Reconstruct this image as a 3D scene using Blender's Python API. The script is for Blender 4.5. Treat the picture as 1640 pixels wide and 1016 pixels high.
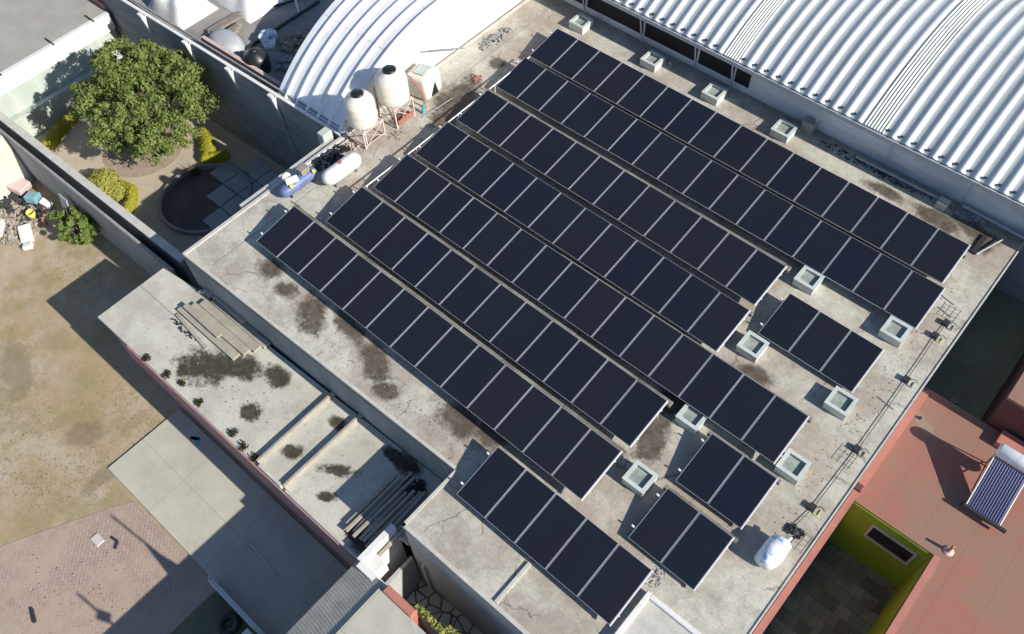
import bpy, math, random
from mathutils import Vector, Matrix, Euler
R_=math.radians
rnd=random.Random(7)
for o in list(bpy.data.objects): bpy.data.objects.remove(o)
S=bpy.context.scene
COL=S.collection
# ------------------------------------------------ camera
cd=bpy.data.cameras.new("camera"); cam=bpy.data.objects.new("camera",cd); COL.objects.link(cam); S.camera=cam
cam.location=(13.8025,-11.0396,22.5655)
cam.rotation_euler=(R_(33.92001),R_(1.55123),R_(41.24066))
cd.sensor_width=36.0; cd.lens=1389.75*36/1640; cd.clip_end=2000; cd.clip_start=.1
# ------------------------------------------------ sky and sun
SUN_EL,SUN_AZ=31.0,6.5          # azimuth from +X towards +Y
w=bpy.data.worlds.new("World"); S.world=w; w.use_nodes=True
nt=w.node_tree; bg=nt.nodes['Background']; sk=nt.nodes.new('ShaderNodeTexSky')
sk.sky_type='NISHITA'; sk.sun_disc=False; sk.sun_elevation=R_(SUN_EL); sk.sun_rotation=R_(90-SUN_AZ)
sk.altitude=2200; sk.air_density=1.0; sk.dust_density=.7; sk.ozone_density=1.6
nt.links.new(sk.outputs[0],bg.inputs[0]); bg.inputs[1].default_value=0.105
sl=bpy.data.lights.new("sun",'SUN'); sl.energy=4.6; sl.angle=R_(.5); sl.color=(1,.945,.855)
so=bpy.data.objects.new("sun",sl); COL.objects.link(so)
sd=Vector((math.cos(R_(SUN_EL))*math.cos(R_(SUN_AZ)),math.cos(R_(SUN_EL))*math.sin(R_(SUN_AZ)),math.sin(R_(SUN_EL))))
so.rotation_euler=sd.to_track_quat('Z','Y').to_euler(); so.location=sd*60
S.view_settings.view_transform='Standard'; S.view_settings.look='None'; S.view_settings.gamma=1
S.view_settings.exposure=0.42
S.view_settings.use_curve_mapping=False

# ------------------------------------------------ materials
class NT:
    def __init__(s,name):
        s.m=bpy.data.materials.new(name); s.m.use_nodes=True; s.t=s.m.node_tree
        s.b=s.t.nodes['Principled BSDF']; s.n=s.t.nodes.new
        s.pos=s.n('ShaderNodeNewGeometry').outputs['Position']
    def link(s,a,b): s.t.links.new(a,b)
    def _in(s,sock,v):
        if hasattr(v,'is_output'): s.link(v,sock)
        elif v is not None:
            try: sock.default_value=v
            except Exception: sock.default_value=(v[0],v[1],v[2],1) if len(v)==3 else v
    def math(s,op,a,b=None,c=None,clamp=False):
        n=s.n('ShaderNodeMath'); n.operation=op; n.use_clamp=clamp
        s._in(n.inputs[0],a)
        if b is not None: s._in(n.inputs[1],b)
        if c is not None: s._in(n.inputs[2],c)
        return n.outputs[0]
    def noise(s,scale,detail=4,rough=.55,vec=None,dist=0):
        n=s.n('ShaderNodeTexNoise'); n.inputs['Scale'].default_value=scale; n.inputs['Detail'].default_value=detail
        n.inputs['Roughness'].default_value=rough; n.inputs['Distortion'].default_value=dist
        s.link(vec or s.pos,n.inputs['Vector']); return n.outputs['Fac']
    def ramp(s,f,a,b):   # smooth remap a..b -> 0..1
        n=s.n('ShaderNodeMapRange'); n.interpolation_type='SMOOTHSTEP'
        s.link(f,n.inputs[0]); n.inputs[1].default_value=a; n.inputs[2].default_value=b; return n.outputs[0]
    def mix(s,f,a,b):
        n=s.n('ShaderNodeMix'); n.data_type='RGBA'
        s._in(n.inputs[0],f)
        for k,v in ((6,a),(7,b)):
            if hasattr(v,'is_output'): s.link(v,n.inputs[k])
            else: n.inputs[k].default_value=(v[0],v[1],v[2],1)
        return n.outputs[2]
    def mapping(s,vec,scale=(1,1,1),loc=(0,0,0),rot=(0,0,0)):
        n=s.n('ShaderNodeMapping'); s.link(vec,n.inputs[0]); n.inputs['Scale'].default_value=scale
        n.inputs['Location'].default_value=loc; n.inputs['Rotation'].default_value=rot; return n.outputs[0]
    def out(s,col,rough=.85,metal=0,bump=None,bs=.3,bd=.02,spec=None):
        s._in(s.b.inputs['Base Color'],col if hasattr(col,'is_output') else (col[0],col[1],col[2],1))
        s._in(s.b.inputs['Roughness'],rough); s.b.inputs['Metallic'].default_value=metal
        if spec is not None: s.b.inputs['Specular IOR Level'].default_value=spec
        if bump is not None:
            n=s.n('ShaderNodeBump'); n.inputs['Strength'].default_value=bs; n.inputs['Distance'].default_value=bd
            s.link(bump,n.inputs['Height']); s.link(n.outputs[0],s.b.inputs['Normal'])
        return s.m
    def stain(s,lst,edge=.75):
        """blobs (x,y,rx,ry,angle) with ragged edges -> 0..1 mask"""
        nz=s.noise(1.7,5,.65); nz2=s.noise(9,3,.6)
        pert=s.math('ADD',s.math('MULTIPLY',s.math('SUBTRACT',nz,.5),1.9),s.math('MULTIPLY',s.math('SUBTRACT',nz2,.5),.7))
        tot=None
        for (x,y,rx,ry,a) in lst:
            v=s.mapping(s.pos,loc=(-x,-y,0)); v=s.mapping(v,rot=(0,0,-R_(a)))
            v=s.mapping(v,scale=(1/rx,1/ry,0))
            l=s.n('ShaderNodeVectorMath'); l.operation='LENGTH'; s.link(v,l.inputs[0])
            d=s.math('ADD',l.outputs['Value'],pert)
            m=s.ramp(d,1+edge*.5,1-edge*.5)
            tot=m if tot is None else s.math('MAXIMUM',tot,m)
        return tot

def mottled(name,c1,c2,scale=2.0,rough=.85,fine=22,bump=.3,bd=.01,metal=0,streak=False,spec=None,c3=None):
    t=NT(name); v=t.pos
    if streak: v=t.mapping(t.pos,scale=(1,1,.18))
    a=t.ramp(t.noise(scale,6,.62,v),.3,.7); f=t.noise(fine,4,.6)
    c=t.mix(a,c1,c2); k=t.math('MULTIPLY_ADD',f,.35,.82)
    mm=t.n('ShaderNodeVectorMath'); mm.operation='SCALE'; t.link(c,mm.inputs[0]); t.link(k,mm.inputs['Scale'])
    c=mm.outputs[0]
    if c3: c=t.mix(t.math('MULTIPLY',t.ramp(t.noise(scale*.45,5,.6),.55,.72),.8),c,c3)
    return t.out(c,rough,metal,f,bump,bd,spec)
def plain(name,c,rough=.5,metal=0,spec=None):
    t=NT(name); f=t.noise(14,4,.6)
    mm=t.n('ShaderNodeVectorMath'); mm.operation='SCALE'; mm.inputs[0].default_value=c
    t.link(t.math('MULTIPLY_ADD',f,.3,.85),mm.inputs['Scale'])
    return t.out(mm.outputs[0],rough,metal,spec=spec)

M={}
# main roof: pale cement screed, brown damp stains below the rows, fine cracks
def roof_mat():
    t=NT('roof_screed')
    a=t.ramp(t.noise(.55,6,.62),.35,.68); b=t.ramp(t.noise(2.6,6,.7),.3,.75); f=t.noise(26,4,.65)
    c=t.mix(a,(.53,.51,.415),(.37,.355,.29)); c=t.mix(t.math('MULTIPLY',b,.8),c,(.66,.635,.555)); c=t.mix(t.math('MULTIPLY',t.ramp(t.noise(4.6,7,.8),.50,.66),.38),c,(.30,.27,.225))
    c=t.mix(t.math('MULTIPLY',t.ramp(t.noise(.27,5,.7),.43,.60),.62),c,(.36,.28,.225)); c=t.mix(t.math('MULTIPLY',t.ramp(t.noise(1.5,7,.8),.53,.68),.5),c,(.25,.22,.18))
    # grimy speckles
    c=t.mix(t.math('MULTIPLY',t.ramp(t.noise(7,6,.8),.58,.74),.45),c,(.2,.18,.15))
    st=t.stain([(-1.6,-4.0,.75,.5,-35),(1.3,-3.95,.75,.42,-20),(2.2,-4.45,.4,.3,20),(-4.0,-3.75,.5,.35,0),(-2.9,-3.9,.45,.3,0),(-.3,-3.6,.7,.35,-10),
                (4.6,-3.75,.9,.45,0),(5.6,-3.4,.6,.5,30),(10.2,3.0,.55,.35,20),(-4.7,6.0,.8,1.3,20),(-4.4,5.0,.6,.6,0),(9.1,-.5,.45,1.0,20),(8.8,.7,.5,.5,0),
                (11.6,12.1,.9,.4,0),(12.6,12.4,.7,.35,0),(9.6,12.1,.7,.25,0),(13.2,12.2,.4,.5,0),(-5.0,8.6,.35,.3,0),(9.3,-4.9,.8,.4,30)])
    c=t.mix(t.math('MULTIPLY',st,t.math('MULTIPLY_ADD',t.noise(3.3,5,.7),.7,.58,True)),c,(.085,.062,.045))
    w=t.ramp(t.noise(1.1,3,.5),.47,.5); w2=t.ramp(t.noise(1.1,3,.5),.53,.5); line=t.math('MULTIPLY',w,w2)
    c=t.mix(t.math('MULTIPLY',line,.16),c,(.2,.18,.15))
    # darker band towards the neighbour's wall
    sp=t.n('ShaderNodeSeparateXYZ'); t.link(t.pos,sp.inputs[0])
    band=t.ramp(t.math('ADD',sp.outputs[1],t.math('MULTIPLY',t.noise(2,4,.6),.8)),12.9,13.6)
    c=t.mix(t.math('MULTIPLY',band,.6),c,(.17,.165,.15))
    g=t.noise(13,8,.75); mm=t.n('ShaderNodeVectorMath'); mm.operation='SCALE'; t.link(c,mm.inputs[0]); t.link(t.math('MULTIPLY_ADD',g,.80,.56),mm.inputs['Scale']); c=mm.outputs[0]
    # hairline cracks
    dn=t.n('ShaderNodeTexNoise'); dn.inputs['Scale'].default_value=1.3; dn.inputs['Detail'].default_value=5; t.link(t.pos,dn.inputs['Vector'])
    ad=t.n('ShaderNodeVectorMath'); ad.operation='MULTIPLY_ADD'; t.link(dn.outputs['Color'],ad.inputs[0]); ad.inputs[1].default_value=(.9,.9,0); t.link(t.pos,ad.inputs[2])
    vo=t.n('ShaderNodeTexVoronoi'); vo.feature='DISTANCE_TO_EDGE'; vo.inputs['Scale'].default_value=.42; t.link(ad.outputs[0],vo.inputs['Vector'])
    ck=t.math('MULTIPLY',t.ramp(vo.outputs['Distance'],.009,.002),t.ramp(t.noise(.6,3,.5),.47,.58)); c=t.mix(t.math('MULTIPLY',ck,.6),c,(.10,.09,.075))
    vs_=t.n('ShaderNodeTexVoronoi'); vs_.inputs['Scale'].default_value=5.5; t.link(t.pos,vs_.inputs['Vector'])
    sk_=t.math('MULTIPLY',t.ramp(vs_.outputs['Distance'],.13,.06),t.ramp(t.noise(.8,4,.6),.5,.62)); c=t.mix(t.math('MULTIPLY',sk_,.55),c,(.13,.115,.095))
    return t.out(c,.9,0,f,.35,.012)
M['roof']=roof_mat()
def annex_mat():
    t=NT('annex_screed')
    a=t.ramp(t.noise(.9,6,.6),.35,.7); f=t.noise(24,4,.65)
    c=t.mix(a,(.56,.54,.46),(.43,.41,.35)); c=t.mix(t.math('MULTIPLY',t.ramp(t.noise(2.2,7,.75),.52,.68),.4),c,(.33,.31,.26))
    c=t.mix(t.math('MULTIPLY',t.ramp(t.noise(5,6,.8),.56,.75),.5),c,(.24,.22,.18))
    st=t.stain([(-3.9,-7.2,.85,.6,20),(-3.1,-6.5,1.0,.5,20),(-4.3,-7.7,.3,.3,0),(-1.35,-7.25,.38,.30,0),(.7,-7.3,.38,.25,20),(1.0,-5.75,.3,.22,0),(2.2,-6.8,.6,.2,30),(2.6,-7.6,.35,.16,30),
                (3.2,-5.35,.5,.2,0),(-1.8,-5.9,.5,.35,0),(4.2,-7.9,.6,.25,-10),(3.7,-5.3,.5,.3,0)],.6)
    c=t.mix(t.math('MULTIPLY',st,t.math('MULTIPLY_ADD',t.noise(4,5,.7),.5,.74,True)),c,(.050,.040,.028))
    g=t.noise(11,8,.75); mm=t.n('ShaderNodeVectorMath'); mm.operation='SCALE'; t.link(c,mm.inputs[0]); t.link(t.math('MULTIPLY_ADD',g,.6,.72),mm.inputs['Scale']); c=mm.outputs[0]
    return t.out(c,.9,0,f,.35,.012)
M['annex']=annex_mat()
M['beam_c']=None
def ground_mat():
    t=NT('dry_ground')
    a=t.ramp(t.noise(.35,6,.62),.40,.62); b=t.ramp(t.noise(1.3,6,.65),.42,.66); f=t.noise(30,5,.7)
    c=t.mix(a,(.42,.325,.205),(.47,.40,.305)); c=t.mix(t.math('MULTIPLY',b,.6),c,(.36,.275,.135))
    c=t.mix(t.math('MULTIPLY',t.ramp(t.noise(.6,5,.7,t.mapping(t.pos,loc=(9,3,0))),.47,.64),.6),c,(.27,.235,.105))
    c=t.mix(t.math('MULTIPLY',t.ramp(f,.5,.72),.35),c,(.2,.15,.09))
    st=t.stain([(-7.1,-11.2,.7,.5,40),(-5.2,-11.6,.3,.9,0),(-11.3,-11.4,1.2,.6,-20)])
    c=t.mix(t.math('MULTIPLY',st,.5),c,(.15,.12,.07))
    c=t.mix(t.math('MULTIPLY',t.ramp(t.noise(9,6,.8),.52,.66),.4),c,(.24,.18,.10))
    return t.out(c,.95,0,f,.5,.03)
M['ground']=ground_mat()
def pad_mat():
    t=NT('pad_concrete'); c=t.mix(t.ramp(t.noise(.7,6,.65),.35,.65),(.51,.49,.40),(.43,.41,.345)); f=t.noise(20,5,.7)
    c=t.mix(t.math('MULTIPLY',t.ramp(t.noise(3,7,.8),.54,.7),.45),c,(.33,.31,.27))
    sp=t.n('ShaderNodeSeparateXYZ'); t.link(t.pos,sp.inputs[0])
    wv=t.math('MULTIPLY',t.noise(1.5,3),.06)
    l1=t.ramp(t.math('PINGPONG',t.math('ADD',t.math('ADD',sp.outputs[0],2.9),wv),1.5),.02,.005); l2=t.ramp(t.math('ABSOLUTE',t.math('ADD',t.math('ADD',sp.outputs[1],9.95),wv)),.02,.005)
    c=t.mix(t.math('MULTIPLY',t.math('MAXIMUM',l1,l2),.45),c,(.2,.19,.165))
    return t.out(c,.88,0,f,.3,.01)
M['pad']=pad_mat()
M['garden_earth']=mottled('garden_path',(.52,.44,.34),(.44,.38,.295),.8,.9)
M['dark_earth']=mottled('dark_earth',(.15,.125,.115),(.10,.082,.076),2,.95,bump=.6,bd=.03)
M['garden_soil']=mottled('garden_soil',(.40,.32,.25),(.30,.235,.18),1.5,.95)
M['paver']=mottled('paver_concrete',(.40,.42,.42),(.33,.35,.35),1.4,.85)
def brick_mat():
    t=NT('brick_paving'); v=t.mapping(t.pos,rot=(0,0,R_(45)))
    n=t.n('ShaderNodeTexBrick'); t.link(v,n.inputs[0]); n.inputs['Scale'].default_value=1
    n.inputs['Brick Width'].default_value=.24; n.inputs['Row Height'].default_value=.12; n.inputs['Mortar Size'].default_value=.009
    n.inputs['Color1'].default_value=(.45,.325,.27,1); n.inputs['Color2'].default_value=(.37,.275,.225,1); n.inputs['Mortar'].default_value=(.25,.205,.17,1)
    g=t.ramp(t.noise(.55,6,.65),.44,.62); c=t.mix(t.math('MULTIPLY',g,.85),n.outputs[0],(.43,.345,.265)); c=t.mix(t.math('MULTIPLY',t.ramp(t.noise(1.3,6,.7),.5,.62),.55),c,(.37,.32,.24))
    c=t.mix(t.math('MULTIPLY',t.ramp(t.noise(3.5,6,.75),.52,.7),.5),c,(.28,.22,.17))
    return t.out(c,.92,0,t.noise(30),.3,.01)
M['brick_pave']=brick_mat()
def stone_mat(name,scale,c1,c2,gap,rand=1.0):
    t=NT(name); v=t.n('ShaderNodeTexVoronoi'); v.feature='DISTANCE_TO_EDGE'; v.inputs['Scale'].default_value=scale; t.link(t.pos,v.inputs['Vector'])
    v.inputs['Randomness'].default_value=rand
    v2=t.n('ShaderNodeTexVoronoi'); v2.inputs['Scale'].default_value=scale; t.link(t.pos,v2.inputs['Vector']); v2.inputs['Randomness'].default_value=rand
    sp=t.n('ShaderNodeSeparateColor'); t.link(v2.outputs['Color'],sp.inputs[0])
    c=t.mix(sp.outputs[0],c1,c2); c=t.mix(t.math('MULTIPLY',t.noise(12),.3),c,(.1,.1,.09))
    e=t.ramp(v.outputs['Distance'],.03,.07); c=t.mix(e,gap,c)
    return t.out(c,.85,0,e,.6,.02)
M['flag']=stone_mat('flagstones',2.3,(.62,.63,.60),(.42,.44,.42),(.10,.095,.07))
def slate_mat():
    t=NT('court_slabs'); n=t.n('ShaderNodeTexBrick'); t.link(t.mapping(t.pos,rot=(0,0,0)),n.inputs[0]); n.inputs['Scale'].default_value=1
    n.inputs['Brick Width'].default_value=.42; n.inputs['Row Height'].default_value=.40; n.inputs['Mortar Size'].default_value=.006
    n.inputs['Color1'].default_value=(.21,.29,.22,1); n.inputs['Color2'].default_value=(.10,.15,.115,1); n.inputs['Mortar'].default_value=(.05,.055,.04,1)
    c=t.mix(t.math('MULTIPLY',t.ramp(t.noise(1.5,5,.7),.45,.7),.6),n.outputs[0],(.07,.07,.04))
    return t.out(c,.6,0,t.noise(20),.2,.01)
M['slate']=slate_mat()
M['dark_green_floor']=mottled('yard_floor',(.16,.17,.10),(.09,.10,.065),.9,.9,c3=(.15,.17,.16))
M['yard_moss']=mottled('yard_moss',(.38,.42,.27),(.26,.29,.20),.6,.9,c3=(.34,.38,.36))
# plaster and paint
M['plaster_grey']=mottled('plaster_grey',(.36,.36,.35),(.27,.275,.27),1.1,.9,streak=True,c3=(.18,.18,.17))
M['plaster_light']=mottled('plaster_light',(.46,.46,.44),(.37,.37,.36),1.4,.9,streak=True)
M['block_wall']=None
def block_mat(name,c1,c2,c3):
    t=NT(name); v=t.mapping(t.pos,scale=(.35,.35,3.0))
    a=t.ramp(t.noise(1.6,5,.6,v),.35,.65); c=t.mix(a,c1,c2); b=t.ramp(t.noise(.5,4,.6),.45,.65); c=t.mix(t.math('MULTIPLY',b,.5),c,c3)
    return t.out(c,.9,0,t.noise(24),.3,.01)
M['block_wall']=block_mat('rendered_block_wall',(.23,.25,.26),(.165,.18,.19),(.28,.30,.31))
M['shed_wall']=block_mat('shed_rendered_wall',(.66,.69,.70),(.56,.585,.60),(.42,.44,.44))
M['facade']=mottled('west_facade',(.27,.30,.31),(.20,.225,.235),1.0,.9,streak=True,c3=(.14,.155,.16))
M['pale_green']=mottled('pale_green_paint',(.50,.56,.50),(.40,.46,.41),1.5,.85,streak=True)
M['white_paint']=mottled('white_paint',(.80,.79,.76),(.72,.70,.66),1.2,.7)
M['cream_paint']=mottled('cream_paint',(.66,.60,.51),(.58,.53,.45),1.2,.8)
M['pink_paint']=mottled('pink_wall_paint',(.42,.25,.24),(.33,.19,.19),2.2,.85,c3=(.45,.36,.33))
M['salmon']=mottled('salmon_paint',(.50,.20,.15),(.43,.17,.13),2,.75)
M['coping']=mottled('coping_cement',(.58,.56,.50),(.47,.455,.41),3,.88)
M['coping_dark']=mottled('coping_old',(.34,.34,.33),(.25,.25,.25),2.5,.9)
def red_roof():
    t=NT('red_roof_membrane')
    a=t.ramp(t.noise(.5,5,.6),.38,.62); c=t.mix(a,(.345,.138,.098),(.285,.168,.12))
    c=t.mix(t.math('MULTIPLY',t.ramp(t.noise(1.8,5,.65),.5,.72),.4),c,(.37,.16,.115))
    sp=t.n('ShaderNodeSeparateXYZ'); t.link(t.pos,sp.inputs[0])
    fr=t.math('PINGPONG',t.math('ADD',sp.outputs[0],.25),.55); ln=t.ramp(fr,.018,.004)
    c=t.mix(t.math('MULTIPLY',ln,.75),c,(.24,.12,.10))
    st=t.stain([(16.85,1.45,.18,.32,0),(14.7,5.4,.5,.16,-30)],.2); c=t.mix(t.math('MULTIPLY',st,.7),c,(.30,.245,.17))
    return t.out(c,.8,0,t.noise(20),.25,.01)
M['red_roof']=red_roof()
M['maroon']=mottled('maroon_wall',(.16,.06,.05),(.11,.045,.04),1.5,.85)
M['green_wall']=mottled('green_wall_paint',(.25,.44,.022),(.19,.34,.02),1.2,.8,streak=True)
# metal
def metal_mat(name,c1,c2,rough,metal):
    t=NT(name); v=t.mapping(t.pos,scale=(3,.35,.35)); a=t.noise(1.5,5,.6,v)
    c=t.mix(t.ramp(a,.3,.7),c1,c2); d=t.ramp(t.noise(.9,7,.75,t.mapping(t.pos,scale=(2.5,.5,1))),.50,.72); c=t.mix(t.math('MULTIPLY',d,.5),c,(.34,.33,.295))
    sp=t.n('ShaderNodeSeparateXYZ'); t.link(t.pos,sp.inputs[0]); lp=t.ramp(t.math('PINGPONG',t.math('ADD',sp.outputs[1],1.3),3.1),.02,.006)
    c=t.mix(t.math('MULTIPLY',t.math('MULTIPLY',lp,t.noise(3,3)),.9),c,(.2,.2,.19))
    return t.out(c,t.math('MULTIPLY_ADD',t.noise(6),.2,rough),metal,t.noise(.8,3,.5),.25,.05,spec=.5)
M['zinc']=metal_mat('galvalume',(.60,.64,.64),(.51,.55,.555),.38,.12)
M['zinc_white']=metal_mat('white_zinc',(.86,.87,.88),(.80,.815,.83),.4,.05)
M['strip']=metal_mat('translucent_sheet',(.74,.77,.69),(.64,.67,.60),.4,0)
M['fibre']=mottled('fibre_sheet',(.40,.395,.345),(.30,.30,.27),1.6,.7,c3=(.47,.455,.40))
M['gutter']=mottled('gutter_metal',(.44,.465,.49),(.37,.39,.41),3,.55)
M['frame']=plain('panel_frame',(.43,.44,.48),.4,.2)
M['joint_grey']=plain('joint_grey',(.30,.305,.33),.5,.2)
M['rail']=plain('aluminium_rail',(.62,.62,.62),.4,.3)
M['pvc']=plain('white_pvc',(.78,.78,.76),.4)
M['steel_dark']=plain('dark_steel',(.05,.05,.055),.5,.3)
M['steel_grey']=plain('grey_steel',(.28,.29,.30),.5,.3)
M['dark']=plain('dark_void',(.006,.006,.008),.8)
M['black']=plain('black_plastic',(.018,.019,.022),.35)
M['cable']=plain('black_cable',(.03,.03,.03),.6)
M['tank']=mottled('cream_polyethylene',(.84,.77,.65),(.72,.66,.56),1.5,.42,bump=.05)
M['white_gas']=mottled('white_tank_paint',(.82,.81,.77),(.74,.71,.66),1.6,.4,bump=.05)
M['rust']=mottled('rusty_paint',(.42,.16,.12),(.28,.11,.09),6,.7)
M['pink_steel']=mottled('faded_pink_steel',(.66,.50,.45),(.58,.43,.39),5,.7)
M['blue']=mottled('blue_machine_paint',(.16,.20,.40),(.10,.14,.28),4,.45)
M['teal']=plain('teal_plastic',(.10,.42,.42),.4)
M['yellow']=plain('yellow_paint',(.62,.60,.14),.5)
M['kerb_white']=mottled('skylight_curb',(.60,.64,.60),(.50,.545,.515),3,.6)
M['wood']=mottled('old_timber',(.34,.30,.24),(.24,.21,.17),4,.9)
M['rubble']=mottled('rubble',(.44,.38,.32),(.26,.22,.19),3,.95)
M['brickred']=mottled('red_brick',(.45,.20,.15),(.36,.16,.12),4,.9)
M['beam_c']=mottled('beam_cement',(.27,.26,.215),(.13,.12,.095),1.1,.88,c3=(.33,.31,.25))
M['plank']=mottled('precast_concrete',(.43,.39,.32),(.33,.30,.245),2.5,.9,c3=(.30,.28,.235))
def glass_panel():
    t=NT('solar_glass')
    oi=t.n('ShaderNodeObjectInfo'); k=oi.outputs['Random']
    c=t.mix(k,(.0125,.0155,.027),(.018,.0185,.028))
    c=t.mix(t.math('MULTIPLY',t.ramp(t.noise(.8,4,.6),.35,.7),.6),c,(.013,.021,.028))
    t.b.inputs['Coat Weight'].default_value=0
    return t.out(c,t.math('MULTIPLY_ADD',t.noise(1.2,3),.12,.22),0,spec=.22)
M['solar']=glass_panel()
def skyglass():
    t=NT('skylight_glass'); c=t.mix(t.ramp(t.noise(3.5,4,.6),.35,.65),(.36,.41,.355),(.25,.285,.25))
    return t.out(c,.22,0,spec=.6)
M['skyglass']=skyglass()
M['window']=plain('window_glass',(.02,.022,.025),.08,0,.6)
M['tube']=plain('vacuum_tube',(.12,.14,.26),.15,.2)
M['tube_back']=plain('reflector',(.55,.52,.60),.3,.5)
def leaf_mat(name,c1,c2,c3):
    t=NT(name); g=t.n('ShaderNodeNewGeometry'); c=t.mix(t.ramp(g.outputs['Random Per Island'],.0,1.),c1,c2)
    c=t.mix(t.math('MULTIPLY',t.ramp(t.noise(1.6,3,.5),.45,.65),.6),c,c3)
    m=t.out(c,.6,0,spec=.25)
    tr=t.n('ShaderNodeBsdfTranslucent'); t.link(c,tr.inputs[0]); mx=t.n('ShaderNodeMixShader'); mx.inputs[0].default_value=.28
    t.link(t.b.outputs[0],mx.inputs[1]); t.link(tr.outputs[0],mx.inputs[2]); t.link(mx.outputs[0],t.t.nodes['Material Output'].inputs[0])
    return m
M['leaf']=leaf_mat('tree_leaves',(.125,.185,.045),(.27,.31,.09),(.19,.24,.06))
M['leaf2']=leaf_mat('shrub_leaves',(.13,.21,.045),(.23,.30,.08),(.17,.25,.05))
M['leaf_y']=leaf_mat('golden_hedge_leaves',(.40,.38,.04),(.50,.46,.05),(.34,.34,.05))
M['leaf_o']=leaf_mat('clipped_bush_leaves',(.36,.37,.08),(.46,.45,.12),(.32,.34,.07))
M['weed']=leaf_mat('weeds',(.05,.05,.02),(.09,.085,.03),(.07,.055,.03))
M['bark']=mottled('bark',(.10,.075,.055),(.06,.045,.035),8,.95)
M['tarp_white']=mottled('white_tarp',(.85,.84,.82),(.78,.76,.73),2,.6,bump=.5,bd=.05)
M['tarp_blue']=None
def bluewhite():
    t=NT('white_and_blue_film'); sp=t.n('ShaderNodeSeparateXYZ'); t.link(t.pos,sp.inputs[0])
    a=t.ramp(t.noise(3.6,4,.6),.50,.64); side=t.ramp(sp.outputs[0],13.66,13.46)
    c=t.mix(t.math('MULTIPLY',a,side),(.82,.84,.86),(.16,.32,.55)); return t.out(c,.35,0,t.noise(9,4),.5,.04)
M['tarp_blue']=bluewhite()
M['cloth_pink']=plain('pink_cloth',(.55,.44,.42),.9); M['cyan']=plain('cyan_plastic',(.20,.38,.44),.5)
M['nbr']=mottled('neighbour_slab',(.33,.31,.285),(.25,.24,.225),1.1,.9,c3=(.20,.18,.165))
M['nbr_roof']=mottled('old_flat_roof',(.40,.385,.335),(.33,.325,.285),.9,.9,c3=(.42,.335,.30))

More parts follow.
